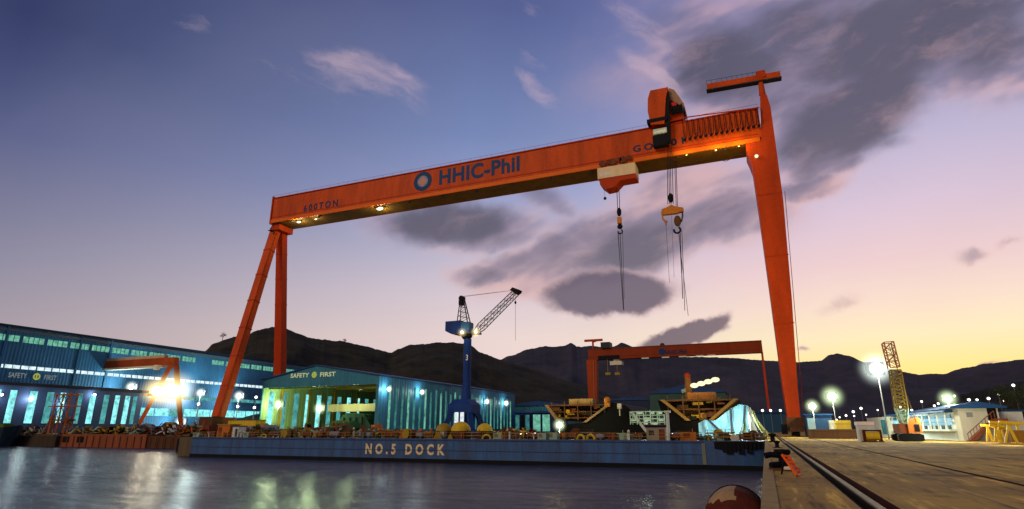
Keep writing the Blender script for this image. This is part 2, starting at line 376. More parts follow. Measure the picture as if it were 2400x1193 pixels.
# ------------------------------------------------------------ ground, water, hills
def water_mat():
    m, t = nt('harbour_water'); o = N(t, 'ShaderNodeOutputMaterial'); b = N(t, 'ShaderNodeBsdfPrincipled')
    g = N(t, 'ShaderNodeNewGeometry'); 
    mp = N(t, 'ShaderNodeMapping'); mp.inputs['Rotation'].default_value = (0, 0, R(22)); mp.inputs['Scale'].default_value = (.45, 1.3, 1); t.links.new(g.outputs['Position'], mp.inputs['Vector'])
    n1 = noise_tex(t, mp.outputs[0], .7, 6, .65); n2 = noise_tex(t, mp.outputs[0], .16, 4, .55); n3 = noise_tex(t, mp.outputs[0], 3.0, 4, .65)
    a = N(t, 'ShaderNodeMath', operation='MULTIPLY_ADD'); a.inputs[1].default_value = 2.0; t.links.new(n2.outputs['Fac'], a.inputs[0]); t.links.new(n1.outputs['Fac'], a.inputs[2])
    a2 = N(t, 'ShaderNodeMath', operation='MULTIPLY_ADD'); a2.inputs[1].default_value = .34; t.links.new(n3.outputs['Fac'], a2.inputs[0]); t.links.new(a.outputs[0], a2.inputs[2])
    bp = N(t, 'ShaderNodeBump'); bp.inputs['Strength'].default_value = 1; bp.inputs['Distance'].default_value = .5
    t.links.new(a2.outputs[0], bp.inputs['Height']); t.links.new(bp.outputs[0], b.inputs['Normal'])
    b.inputs['Base Color'].default_value = (.020, .022, .046, 1); b.inputs['Roughness'].default_value = .2
    b.inputs['IOR'].default_value = 1.33
    mpr = N(t, 'ShaderNodeMapping'); mpr.inputs['Rotation'].default_value = (0, 0, R(-22)); mpr.inputs['Scale'].default_value = (.32, .9, 1); t.links.new(g.outputs['Position'], mpr.inputs['Vector'])
    nr = noise_tex(t, mpr.outputs[0], .75, 6, .68); rr_ = N(t, 'ShaderNodeMapRange'); rr_.inputs['From Min'].default_value = .40; rr_.inputs['From Max'].default_value = .66
    t.links.new(nr.outputs['Fac'], rr_.inputs['Value']); mxx = N(t, 'ShaderNodeMixRGB'); mxx.inputs[1].default_value = (.006, .008, .022, 1); mxx.inputs[2].default_value = (.055, .056, .10, 1)  # ripple highlights and dark troughs put into the base colour
    t.links.new(rr_.outputs[0], mxx.inputs[0]); t.links.new(mxx.outputs[0], b.inputs['Base Color'])
    t.links.new(b.outputs[0], o.inputs[0]); return m
WATER = water_mat()
QX = -.25                                     # the quay's edge
mb = MB()
mb.add([(-1500,-400,WATER_Z),(QX-.02,-400,WATER_Z),(QX-.02,93,WATER_Z),(-115,93,WATER_Z),(-1500,93,WATER_Z),(-115,131,WATER_Z),(-1500,131,WATER_Z)],
       [(0,1,2,3,4),(4,3,5,6)])
struct(mb.build('water', WATER), 'dark harbour water with stretched lamp reflections in front of the dock gate', 'water')

def ground_mat(name, c1, c2, c3, sc=.12):
    m, t = nt(name); o = N(t, 'ShaderNodeOutputMaterial'); b = N(t, 'ShaderNodeBsdfPrincipled'); g = N(t, 'ShaderNodeNewGeometry')
    mp = N(t, 'ShaderNodeMapping'); mp.inputs['Rotation'].default_value = (0,0,R(10)); mp.inputs['Scale'].default_value = (.5, 1.0, 1); t.links.new(g.outputs['Position'], mp.inputs['Vector'])
    n1 = noise_tex(t, mp.outputs[0], sc, 6, .65); n2 = noise_tex(t, mp.outputs[0], sc*5, 5, .7); n3 = noise_tex(t, g.outputs['Position'], 9, 4, .7)
    mp2 = N(t, 'ShaderNodeMapping'); mp2.inputs['Scale'].default_value = (3.5, .35, 1); mp2.inputs['Rotation'].default_value = (0,0,R(4)); t.links.new(g.outputs['Position'], mp2.inputs['Vector'])
    n4 = noise_tex(t, mp2.outputs[0], .5, 4, .65)
    def mrr(s, a, bb):
        r = N(t, 'ShaderNodeMapRange', interpolation_type='SMOOTHSTEP'); r.inputs['From Min'].default_value = a; r.inputs['From Max'].default_value = bb; t.links.new(s, r.inputs['Value']); return r.outputs[0]
    def mx(f, a, bb, typ='MIX'):
        n = N(t, 'ShaderNodeMixRGB', blend_type=typ)
        for i, x in enumerate((f, a, bb)):
            if isinstance(x, tuple): n.inputs[i].default_value = x
            elif isinstance(x, float): n.inputs[i].default_value = x
            else: t.links.new(x, n.inputs[i])
        return n.outputs[0]
    c = mx(mrr(n1.outputs['Fac'], .38, .62), (*c1, 1), (*c2, 1)); c = mx(mrr(n2.outputs['Fac'], .56, .68), c, (*c3, 1))
    c = mx(mrr(n4.outputs['Fac'], .5, .72), c, (*c3, 1)); c = mx(mrr(n4.outputs['Fac'], .46, .3), c, tuple(min(1, v*1.5) for v in c2)+(1,))
    c = mx(.5, c, mx(n3.outputs['Fac'], (.45,.45,.45,1), (1.3,1.3,1.3,1)), 'MULTIPLY')
    t.links.new(c, b.inputs['Base Color']); b.inputs['Roughness'].default_value = .85; b.inputs['Specular IOR Level'].default_value = .12
    bp = N(t, 'ShaderNodeBump'); bp.inputs['Strength'].default_value = .5; bp.inputs['Distance'].default_value = .03; t.links.new(n3.outputs['Fac'], bp.inputs['Height']); t.links.new(bp.outputs[0], b.inputs['Normal'])
    t.links.new(b.outputs[0], o.inputs[0]); return m
GROUND = ground_mat('quay_concrete', (.29, .16, .04), (.55, .34, .055), (.10, .045, .02), .045)
FARG = ground_mat('yard_ground', (.12, .10, .06), (.16, .13, .08), (.07, .055, .03))
# the quay in bands (one sheet): near apron, rail slots, open yard; with the dock's hole in it
RA = P(2066, 1193, Z=0).x                      # jib crane rail
RB = P(2400, 1138, Z=0).x                      # goliath crane rail
s = .42; sB = .13
mb = MB()
def sheet(x0, x1, y0, y1): mb.add([(x0,y0,0),(x1,y0,0),(x1,y1,0),(x0,y1,0)], [(0,1,2,3)])
sheet(QX, RA-s, -60, 9000); sheet(RA+s, RB-sB, -60, 9000); sheet(RB+sB, 9000, -60, 9000)
mb.mi = 1
for xc, w in ((RA, s), (RB, sB)):
    for a in (-1, 1): mb.mi = 3 if a == 1 else 1; mb.add([(xc+a*w,-60,0),(xc+a*w,9000,0),(xc+a*w,9000,-.28),(xc+a*w,-60,-.28)], [(0,1,2,3)])
    mb.mi = 1
    mb.add([(xc-w,-60,-.28),(xc+w,-60,-.28),(xc+w,9000,-.28),(xc-w,9000,-.28)], [(0,1,2,3)])
mb.mi = 0
sheet(-3000, -100, 131, 9000); sheet(-115, -100, 93, 131); sheet(-100, QX, 700, 9000)
mb.add([(-100,93,-11),(QX,93,-11),(QX,700,-11),(-100,700,-11)], [(0,1,2,3)])
mb.mi = 2
mb.add([(QX,-60,0),(QX,700,0),(QX,700,-11),(QX,-60,-11)], [(0,1,2,3)]); mb.add([(-100,93,0),(-100,700,0),(-100,700,-11),(-100,93,-11)], [(0,1,2,3)])
mb.add([(-115,93,0),(-100,93,0),(-100,93,-11),(-115,93,-11)], [(0,1,2,3)]); mb.add([(-115,93,0),(-115,131,0),(-115,131,-11),(-115,93,-11)], [(0,1,2,3)])
mb.add([(-3000,131,0),(-115,131,0),(-115,131,-11),(-3000,131,-11)], [(0,1,2,3)]); mb.add([(-100,700,0),(QX,700,0),(QX,700,-11),(-100,700,-11)], [(0,1,2,3)])
QWALL = paint('quay_wall_concrete', (.16, .12, .07), .85, .5, .5)
mb.mi = 1
y = 4.0
while y < 140:                                 # slab joints
    mb.add([(QX+.36,y,.004),(RA-s-.02,y,.004),(RA-s-.02,y+.05,.004),(QX+.36,y+.05,.004)], [(0,1,2,3)]); mb.add([(RA+s+.02,y,.004),(60,y,.004),(60,y+.05,.004),(RA+s+.02,y+.05,.004)], [(0,1,2,3)]); y += 6
for x in (5.2, 13.5, 19.5, 25.5): mb.add([(x,-20,.0045),(x+.045,-20,.0045),(x+.045,140,.0045),(x,140,.0045)], [(0,1,2,3)])
g = mb.build('ground', [GROUND, BLACK, QWALL, paint('slot_maroon', (.07,.018,.012), .8, .4, 2, streak=0)]); struct(g, 'stained brown concrete quay and shipyard ground', 'ground')
# concrete nosing along the edge, rails in their slots
mb = MB(); y = -10
while y < 93:
    mb.box((QX-.06, y+.02, -.5), (QX+.34, y+5.96, .05)); y += 6
o = tag(recenter(mb.build('quay_edge_curb', paint('curb_concrete', (.40, .27, .10), .8, .4, 1.5, streak=0, bump=.3))), 'raised pale concrete curb along the edge of the quay', 'curb')
RAIL = paint('worn_rail_steel', (.30, .215, .12), .6, .35, 1.5)
for xc, w, lab, zz in ((RA, .085, 'wide crane rail in a black slot nearest to the quay edge', .02), (RB, .035, 'thin crane rail farther from the water, running toward the orange leg', -.06)):
    mb = MB(); mb.box((xc-w*.7, -60, -.28), (xc+w*.7, 900, zz-.051)); mb.mi = 1; mb.box((xc-w, -60, zz-.05), (xc+w, 900, zz)); mb.mi = 0 
    tag(recenter(mb.build('crane_rail', [BLACK, RAIL if w > .04 else DARKGR])), lab, 'rail', 'rails let into the quay')
# expansion joints of the slabs
# hills
def hill_mat(name, c1, c2, sc):
    return paint(name, c1, 1.0, 0, sc, streak=0, dirt=c2)
def ridge(name, pts, dist, mat, label, foot=.72, jag=3.0, seed=0, base_py=1003, step=3):
    rows = 22; xs = []; x = pts[0][0]
    while x <= pts[-1][0]: xs.append(x); x += step
    mb = MB(); vs = []
    for x in xs:
        for (a, b) in zip(pts, pts[1:]):
            if a[0] <= x <= b[0]: q = (x-a[0])/(b[0]-a[0]); q = q*q*(3-2*q)*.5+q*.5; py = a[1]+(b[1]-a[1])*q; break
        py += (noise.noise(Vector((x*.035, seed, 0)))*1.6+noise.noise(Vector((x*.12, seed, 3)))*.9+noise.noise(Vector((x*.45, seed, 5)))*.45)*jag
        top = PD(x, py, dist); h = max(top.z, 1); hd = Vector((top.x, top.y, 0)).normalized()
        for j in range(rows+1):
            t_ = j/rows; d = dist*(foot+(1-foot)*t_)
            wp = hd*d/(dist*.09); nn = noise.fractal(Vector((wp.x+seed, wp.y, seed)), 1.0, 2.1, 5)
            ridged = 1-abs(noise.noise(Vector((wp.x*.9+t_*1.5, wp.y*.5, seed*1.7))))*2.0
            z = h*(t_**1.15)*(1+.0*nn)+h*(nn*.10-.14*(1-ridged))*math.sin(math.pi*min(1, t_))*1.1
            p = hd*d; vs.append((p.x, p.y, max(z, -5) if j else -8))
        p = hd*dist*1.35; vs.append((p.x, p.y, h*.2))
    k = rows+2
    mb.add(vs, [(i*k+j, (i+1)*k+j, (i+1)*k+j+1, i*k+j+1) for i in range(len(xs)-1) for j in range(k-1)])
    return struct(mb.build(name, mat, smooth=True), label, 'hill')
ridge('far_hills', [(1040,880),(1165,846),(1200,833),(1240,817),(1285,812),(1320,811),(1338,803),(1352,812),(1400,812),(1440,812),(1458,803),(1480,812),(1500,822),(1600,836),(1700,838),(1800,845),(1870,848),(1925,846),(1945,831),(1960,828),(1990,834),(2030,850),(2080,864),(2150,877),(2210,876),(2260,862),(2330,850),(2400,842),(2700,835)],
      2300, hill_mat('hazy_purple_hillside', (.064, .060, .080), (.030, .030, .042), .006), 'hazy purple mountain range behind the far crane', .5, 1.5, 2)  # aerial haze put into the hillside colour as purple
ridge('near_hill', [(380,845),(470,829),(505,805),(530,793),(575,786),(600,775),(640,766),(665,768),(700,782),(730,793),(765,797),(800,799),(850,810),(890,820),(915,827),(935,817),(965,808),(1000,806),(1030,802),(1055,802),(1095,806),(1130,826),(1165,841),(1250,866),(1340,895),(1450,930),(1600,975)],
      900, hill_mat('dark_scrub_hillside', (.050, .046, .030), (.010, .010, .008), .03), 'dark scrubby hill behind the building sheds', .45, 1.8, 5)
ridge('right_hill', [(2000,985),(2150,955),(2250,925),(2330,905),(2400,893),(2700,880)],
      520, hill_mat('dark_wood_hillside', (.028, .026, .018), (.010, .011, .008), .03), 'low dark wooded slope behind the yellow steelwork at the right', .6, 3, 9)

# ------------------------------------------------------------ lamps
def lamp(name, px, py, dist, rpx, bulb, halom, label, group, post=True, power=0, col=(1,1,.9), halo=2.6, plane=None, base=0.0, head=True):
    h = plane if plane is not None else PD(px, py, dist)
    d = (h-CAM).length; r = rpx/F_PX*d
    t = thing(name, label, 'lamp', (h.x, h.y, base if post else h.z), group)
    if post:
        MB().tube((h.x, h.y, base), (h.x, h.y, h.z-r*.6), max(.12, .0006*d), 8, max(.07, .0004*d)).build('post', STEEL, t)
    if head:
        MB().cbox((h.x, h.y+r*1.05, h.z+r*.1), (r*1.6, r*.5, r*1.3)).build('lamp_housing', DARKGR, t)
    r *= .62
    b = MB().ball(h, r, 12, (1, .8, .95)).build('bulb', bulb, t, smooth=True); b.visible_shadow = True
    if halom: MB().ball(h, r*halo*1.55, 24).build('lamp_halo', halom, t, smooth=True)
    if power:
        to = (CAM-h).normalized()
        point('lamp_light', h+to*r*1.6, power, col, t, max(.4, r*.5))
    return t

# ------------------------------------------------------------ the main goliath crane
YF, YB = 165.0, 174.0
def build_main_crane():
    XR = P(1862, 1015, Y=169).x
    T = thing('goliath_crane', 'huge orange gantry crane spanning the dock, lettered HHIC-Phil along its girder', 'gantry crane', (XR, 169.5, 0))
    # girder
    a = P(642, 466, Y=YF); b = P(1800, 250, Y=YF); c = P(1800, 329, Y=YF); d = P(645, 521, Y=YF)
    zt = (a.z+b.z)/2; zb = (c.z+d.z)/2; x0, x1 = a.x, P(1783, 300, Y=YF).x
    print('girder z', a.z, b.z, c.z, d.z, 'x', x0, x1)
    mb = MB(); mb.box((x0, YF, zb+1.3), (x1, YB, zt))
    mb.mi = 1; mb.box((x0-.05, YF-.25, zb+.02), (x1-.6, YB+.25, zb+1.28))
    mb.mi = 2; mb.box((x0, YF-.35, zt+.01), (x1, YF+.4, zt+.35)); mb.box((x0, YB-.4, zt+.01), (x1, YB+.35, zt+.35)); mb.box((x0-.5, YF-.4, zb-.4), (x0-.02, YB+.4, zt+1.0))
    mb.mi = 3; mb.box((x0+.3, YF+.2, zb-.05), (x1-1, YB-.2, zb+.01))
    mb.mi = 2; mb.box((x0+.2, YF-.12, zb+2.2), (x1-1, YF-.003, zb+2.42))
    # vertical weld seams / plate joints, slightly proud
    mb.mi = 0
    xx = x0+11.3
    while xx < x1-6: mb.box((xx-.05, YF-.03, zb+2.45), (xx+.05, YF-.001, zt-.02)); xx += 11.3
    UNDER = paint('girder_underside', (.20, .085, .015), .6, .5, .3, streak=0)  # yellowish lamp tint of the underside put into its colour
    G = mb.build('girder', [ORANGE, ORANGE_LIT, ORANGE_DK, UNDER], T)
    # railing on the girder
    mb = MB(); xx = x0
    while xx < x1: mb.tube((xx, YF-.2, zt+.3), (xx, YF-.2, zt+1.3), .04, 4); xx += 4
    mb.tube((x0, YF-.2, zt+1.3), (x1, YF-.2, zt+1.3), .045, 4); mb.build('railing', ORANGE_DK, G)
    # brackets under the girder
    for i in range(13):
        xx = x0+10+i*(x1-x0-20)/12
        MB().box((xx-.3, YF+.3, zb-.7), (xx+.3, YF+1.1, zb-.06)).build('bracket', DARKGR, G)
    # writing
    def tx(s, ax, ay, bx, top, mat, bold, sp=1.0):
        p = P(ax, ay, Y=YF); q = P(bx, ay, Y=YF); tp = P(ax, top, Y=YF)
        return lettering('lettering', s, (p.x, YF, p.z), q.x-p.x, tp.z-p.z, mat, G, 'front', bold, sp, .06)
    tx('HHIC-Phil', 1029, 434, 1218, 399, LOGO, .035, 1.06)
    tx('600TON', 711, 497, 790, 481, LETTER, .03, 1.5)
    tx('GOL-01', 1484, 358, 1605, 342, LETTER, .03, 1.45)
    # round emblem
    e = P(991, 425, Y=YF); er = (P(1012, 421, Y=YF).x-P(970, 429, Y=YF).x)/2
    def disc(rr, depth, mat, nm, inner=0, n=40, lob=0):
        mb = MB(); vs = []; 
        for i in range(n):
            th = 2*math.pi*i/n; r2 = rr*(1+lob*math.cos(4*th)); vs.append((e.x+r2*math.cos(th), YF-depth, e.z+r2*math.sin(th)))
        mb.add(vs, [tuple(range(n))]); return mb.build(nm, mat, G)
    disc(er, .07, LOGO, 'emblem'); disc(er*.60, .10, paint('logo_light_blue', (.12, .28, .42), .5, .2, 1), 'emblem_ring'); disc(er*.46, .13, LOGO_IN, 'emblem_centre', lob=.10)
    # festoon cable loops hanging down the girder's face
    for i in range(15):
        u = i/14; pxx = 1604+(1778-1604)*u; y_t = 282-(282-254)*u; y_b = 327-(327-294)*u
        p = P(pxx, y_t, Y=YF-.7); q = P(pxx+1, y_b, Y=YF-.7); w = .62
        L_ = []
        for k in range(13):
            tt = k/12; L_.append(Vector((p.x-w+2*w*tt*.95, YF-.7, p.z-(p.z-q.z)*(math.sin(math.pi*tt)**.35))))
        mb = MB().path(L_, .10, 5); mb.cbox((q.x-.05, YF-.7, q.z-.1), (.75, .5, .75)); mb.build('festoon_loop', BLACK, G)
    MB().bar(P(1600, 276, Y=YF-.6), P(1780, 252, Y=YF-.6), .3, .25).build('festoon_track', ORANGE_DK, G)
    # rigid leg
    def XZ(lst, Y): return [P(x, y, Y=Y) for x, y in lst]
    prof = [(1783,258),(1781,214),(1797,222),(1806,250),(1816,322),(1836,470),(1856,700),(1869,900),(1877,990),(1848,990),(1834,900),(1806,690),(1780,500),(1763,385),(1754,362),(1748,350),(1748,333),(1783,326)]
    A = XZ(prof, YF-.02); mb = MB(); mb.prism(A, (0, YB-YF+.4, 0))
    leg = mb.build('rigid_leg', paint('crane_orange_leg', (.60, .055, .003), .5, .45, .25), T)
    mb = MB()
    for y_, xl, xr in ((455, 1773, 1834), (600, 1793, 1849), (760, 1815, 1862)):
        mb.bar(P(xl, y_+3, Y=YF-.06), P(xr, y_-4, Y=YF-.06), .08, .22)
    mb.build('plate_seam', ORANGE_DK, leg)
    mb = MB(); 
    l0 = P(1831, 450, Y=YF+3); l1 = P(1873, 960, Y=YF+3)
    for k in (-.35, .35): mb.tube(l0+Vector((.9, k, 0)), l1+Vector((.9, k, 0)), .08, 4)
    for k in range(60):
        q = l0.lerp(l1, k/60)+Vector((.9, 0, 0)); mb.tube(q+Vector((0,-.35,0)), q+Vector((0,.35,0)), .05, 4)
    mb.build('ladder', ORANGE_DK, leg)
    # small lamp on the leg's shoulder
    q = P(1773, 366, Y=YF-.5); MB().ball(q, .55, 8).build('lamp_bulb', glow('shoulder_lamp', (.8,.85,.6), 1.2), leg)
    # wheel trucks
    bx = P(1862, 1000, Y=169)
    mb = MB(); mb.box((bx.x-1.9, 160, 2.2), (bx.x+1.9, 179, 4.4)); mb.box((bx.x-1.5, 156, 1.1), (bx.x+1.5, 166, 2.1)); mb.box((bx.x-1.5, 173, 1.1), (bx.x+1.5, 183, 2.1))
    B = mb.build('wheel_truck', BROWN, T)
    for k in range(8):
        yy = 157.2+k*1.15 if k < 4 else 174.2+(k-4)*2.1
        MB().lathe((bx.x, yy, .55), [(0,-.5),(.55,-.5),(.55,.5),(0,.5)], 14, 'X').build('wheel', BLACK, B)
    MB().box((bx.x+1.92, 161, .4), (bx.x+3.3, 163, 3.4)).build('cable_box', YELLOW_D, B)
    MB().box((bx.x-3.2, 160.5, .5), (bx.x-1.93, 164, 2.8)).build('cable_drum', BLACK, B)
    # hinged A-frame leg
    XL = -171.5
    top = P(653, 534, Y=169.5)
    f1 = P(511, 978, X=XL); f2 = P(655, 960, X=XL)
    print('left feet', f1, f2, 'top', top, 'right', bx)
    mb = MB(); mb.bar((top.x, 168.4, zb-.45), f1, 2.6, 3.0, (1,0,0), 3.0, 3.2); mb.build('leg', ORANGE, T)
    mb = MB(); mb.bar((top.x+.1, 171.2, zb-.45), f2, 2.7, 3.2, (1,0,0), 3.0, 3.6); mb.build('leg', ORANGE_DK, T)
    for k in range(1, 7):
        for tp_, ft in (((top.x, 168.4, zb-.45), f1), ((top.x+.1, 171.2, zb-.45), f2)):
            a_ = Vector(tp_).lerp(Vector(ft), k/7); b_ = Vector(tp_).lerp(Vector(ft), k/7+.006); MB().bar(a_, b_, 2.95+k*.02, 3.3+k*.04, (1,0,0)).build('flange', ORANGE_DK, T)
    a_ = Vector((top.x+1.7, 167.0, zb-3)); b_ = Vector(f1)+Vector((1.7, -1.2, 0)); mb = MB(); mb.tube(a_, b_, .07, 4); mb.tube(a_+Vector((.5,0,0)), b_+Vector((.5,0,0)), .07, 4)
    for k in range(70): q = a_.lerp(b_, k/70); mb.tube(q, q+Vector((.5,0,0)), .05, 4)
    mb.build('ladder', ORANGE_DK, T)
    mb = MB(); mb.box((x0-.3, 166, zb-2.6), (x0+3.6, 173.5, zb-.42)); mb.build('leg_head', ORANGE_DK, T)
    q = P(636, 541, Y=165); mb = MB(); mb.cbox(q, (1.6, 2, .2)); mb.tube(q, q+Vector((0,0,1.5)), .12, 5); mb.tube(q+Vector((-.7,0,0)), q+Vector((-.7,0,1.3)), .12, 5); mb.tube(q+Vector((-.7,0,1.3)), q+Vector((0,0,1.3)), .1, 5); mb.build('landing', BLACK, T)
    q = P(1648, 470, Y=YF)
    for ff in (f1, f2):
        mb = MB(); mb.box((ff.x-2.2, ff.y-5.5, 2.0), (ff.x+2.2, ff.y+5.5, ff.z)); mb.box((ff.x-1.6, ff.y-6.5, .6), (ff.x+1.6, ff.y-.7, 1.95)); mb.box((ff.x-1.6, ff.y+.7, .6), (ff.x+1.6, ff.y+6.5, 1.95))
        B = mb.build('wheel_truck', RUST, T)
        for k in range(6):
            MB().lathe((ff.x, ff.y-5.6+k*2.2, .5), [(0,-.6),(.5,-.6),(.5,.6),(0,.6)], 12, 'X').build('wheel', BLACK, B)
    # upper trolley straddling the girder
    def X_(px, py): return P(px, py, Y=YF-3).x
    def Z_(px, py): return P(px, py, Y=YF-3).z
    TR = MB()
    out = [P(x, y, Y=YF-3) for x, y in ((1524,212),(1565,204),(1560,232),(1557,290),(1525,292),(1518,262),(1518,232))]
    TR.prism(out, (0, 2.6, 0))
    tl = P(1524,212, Y=YF-3); tr_ = P(1565,204, Y=YF-3); br = P(1603,250, Y=YF+3); 
    TR.mi = 1
    TR.box((tl.x, YF-.4, tl.z-5.2), (P(1596,240,Y=YF).x, YB+3, tl.z-3.4))
    TR.mi = 0
    TR.box((tl.x, YF-.38, zt+.9), (tr_.x, YF+1.5, tl.z-5.25)); TR.box((tl.x, YB-1.5, zt+.9), (tr_.x, YB+1, tl.z-5.25))
    trol = TR.build('upper_trolley', [ORANGE, ORANGE_DK], T)
    # machinery house leaning out at the right of the trolley, seen from below
    mb = MB(); hs = [P(x, y, Y=YF-1) for x, y in ((1567,206),(1580,210),(1603,242),(1604,252),(1568,232))]
    mb.prism(hs, (0, 8, 0)); mb.build('machinery_house', [paint('house_tan', (.42, .25, .14), .6, .3, .5)], trol)
    mb = MB(); mb.box((P(1566,262,Y=YF).x, YF-.9, zt+.9), (P(1600,262,Y=YF).x, YF+4, P(1590,250,Y=YF).z)); mb.build('winch_frame', ORANGE_DK, trol)
    mb = MB(); w0 = P(1587, 256, Y=YF-2); mb.lathe((w0.x, w0.y, w0.z), [(0,-1.6),(1.5,-1.6),(1.5,-1.3),(1.2,-1.3),(1.2,1.3),(1.5,1.3),(1.5,1.6),(0,1.6)], 16, 'X')
    mb.build('winch_drum', BLACK, trol)
    q = P(1580, 245, Y=YF-1.4); MB().cbox(q, (1.4, .8, 1.3)).build('motor_cover', paint('red_cover', (.6,.03,.015), .5, .2, 1), trol)
    # dark hanging frame and cab
    mb = MB(); p0 = P(1562, 215, Y=YF-3.3); p1 = P(1566, 330, Y=YF-3.3)
    mb.bar((p0.x, YF-2.0, p0.z), (p1.x, YF-2.0, p1.z), 1.5, 1.3); mb.box((P(1520,293,Y=YF).x, YF-3.1, P(1520,300,Y=YF).z), (P(1568,290,Y=YF).x, YF-.4, P(1520,293,Y=YF).z+.2))
    mb.box((P(1532,322,Y=YF).x, YF-2.6, P(1550,342,Y=YF-2).z), (P(1566,322,Y=YF).x, YF-.5, P(1550,318,Y=YF-2).z))
    mb.build('hanging_frame', BLACK, trol)
    ca = P(1531, 316, Y=YF-2.8); cb = P(1562, 296, Y=YF-2.8)
    cab = MB().box((ca.x, YF-2.9, ca.z), (cb.x, YF-.5, cb.z-.3)).build('operator_cab', CREAM, trol)
    MB().box((ca.x+.3, YF-2.95, ca.z+.35), (cb.x-.3, YF-2.905, cb.z-.9)).build('cab_window', glow('cab_glass_lit', (.62,.66,.42), .65, .3, 1), cab)
    MB().box((ca.x-.1, YF-3.0, cb.z-.28), (cb.x+.1, YF-.4, cb.z-.05)).build('cab_roof', BLACK, cab)
    # lower trolley
    a0 = P(1402, 422, Y=YF-.6); a1 = P(1492, 385, Y=YF-.6); zz = zb
    lo = MB(); lo.box((a0.x, YF-1.2, P(1440,414,Y=YF-1).z), (a1.x-.4, YF+4.2, zb-.5)); lo.mi = 1
    zz1 = P(1440, 414, Y=YF-1).z
    lo.prism([(a0.x+.4, YF-1, zz1-.02),(a1.x-.4, YF-1, zz1-.02),(a1.x-.4, YF-1, zz1-1.4),(a0.x+7, YF-1, zz1-1.5),(a0.x+5.0, YF-1, zz1-3.4),(a0.x+2.4, YF-1, zz1-3.6),(a0.x+.6, YF-1, zz1-1.9)], (0, 4.6, 0))
    LT = lo.build('lower_trolley', [paint('trolley_tan', (.85,.62,.34), .6, .25, .5), ORANGE_DK], T)
    MB().box((a0.x+.8, YF-1.25, zz1+.8), (a0.x+4.2, YF-1.205, zz1+1.9)).build('cab_window', paint('pale_glass', (.75,.66,.5), .3, .2, 1), LT)
    for k in range(3):
        q = P(1412+k*24, 384-k*5, Y=YF-.9)
        MB().lathe((q.x, q.y, q.z), [(0,-.2),(1.1,-.2),(1.1,.2),(0,.2)], 14, 'Y').build('trolley_wheel', RUST, LT)
        MB().lathe((q.x+2, q.y, q.z+.3), [(0,-.2),(.8,-.2),(.8,.2),(0,.2)], 14, 'Y').build('trolley_wheel', RUST, LT)
    q = P(1418, 465, Y=YF-1); MB().ball(q, .5, 8).tube(q, (q.x, q.y, zz1-3.3), .05, 4).build('hanging_lamp', BLACK, LT)
    # cables under the girder
    mb = MB()
    for (xa, ya, xb, yb, sag) in ((1496,402,1540,398,3), (1684,372,1718,366,9), (1592,384,1640,378,4), (1718,366,1752,358,3)):
        pa, pb = P(xa, ya, Y=YF+1), P(xb, yb, Y=YF+1); sg = sag/1371*170
        mb.path([pa.lerp(pb, k/10)+Vector((0,0,-sg*math.sin(math.pi*k/10))) for k in range(11)], .09, 4)
    mb.build('slack_cable', BLACK, G)
    # lamps below the girder
    for (pxx, pyy, pw, rr) in ((700, 521, 2600, .55), (890, 491, 5200, .85), (740, 514, 600, .35)):
        q = P(pxx, pyy+2, Y=YF+1.5); q.z = zb-.75
        MB().ball(q, rr, 10, (1.6,1,.6)).build('girder_lamp', glow('girder_lamp_bulb', (.9,1,.66), 2.6), G); point('lamp_light', q+Vector((0,0,-.6)), pw, (.95,1,.6), G, .5)
    for pxx, pw in ((1610, 2600), (1680, 4200), (1735, 3600)):
        q = P(pxx, 370, Y=YF-2.2); q.z = zb-1.6
        MB().cbox(q, (.5,.5,.35)).build('girder_lamp', DARKGR, G); point('lamp_light', q+Vector((0,-.5,.3)), pw*.35, (1,.75,.2), G, .4)
    # maintenance crane on top of the rigid leg
    mm = P(1785, 212, Y=169); mt = P(1783, 196, Y=169)
    mb = MB(); mb.tube((mm.x, 168, mm.z-2), (mm.x, 168, mt.z), .95, 12, .7); mb.lathe((mm.x, 168, mt.z), [(0,0),(1.3,0),(1.5,.7),(1.3,1.2),(0,1.2)], 14)
    MC_ = mb.build('maintenance_crane', ORANGE, T)
    b0 = P(1657, 207, Y=168); b1 = P(1829, 177, Y=168)
    # boom is level in the world: use one height
    zz2 = mt.z+1.9
    mb = MB(); mb.bar((b0.x, 168, b0.z), (b1.x, 168, b1.z), 1.9, 1.9); mb.mi = 1; mb.bar((b0.x-.2, 168, b0.z-1.05), (b1.x+.2, 168, b1.z-1.05), 2.2, .3)
    mb.build('boom', [ORANGE, DARKGR], MC_)
    mb = MB()
    for k in range(12):
        q = Vector((b0.x, 167.2, b0.z)).lerp(Vector((b1.x, 167.2, b1.z)), k/14); mb.tube(q+Vector((0,0,.9)), q+Vector((0,0,2.1)), .06, 4)
    q0 = Vector((b0.x, 167.2, b0.z+2.1)); q1 = Vector((b1.x, 167.2, b1.z+2.1)); mb.tube(q0, q0.lerp(q1, .8), .06, 4); mb.build('railing', DARKGR, MC_)
    mb = MB(); q = P(1783, 178, Y=168); mb.cbox(q, (2.6, 2.4, 2.2)); mb.build('hoist', ORANGE_DK, MC_)
    # hoist ropes and hook blocks (they travel with the crane)
    def rope(nm, pts, r, mat=BLACK, Y=YF-1): 
        return MB().path([P(x, y, Y=Y) for x, y in pts], r, 5).build(nm, mat, T)
    for dx in (-4, 0, 4, 9): rope('hoist_rope', [(1567+dx*.8, 335), (1569+dx, 478)], .10)
    for dx in (1583, 1586): rope('hoist_rope', [(dx-3, 340), (dx+2, 490)], .10, Y=YF+4)
    q = P(1572, 464, Y=YF-1); MB().ball(q, .9, 12, (.9,.7,1.7)).build('sheave_block', BLACK, T)
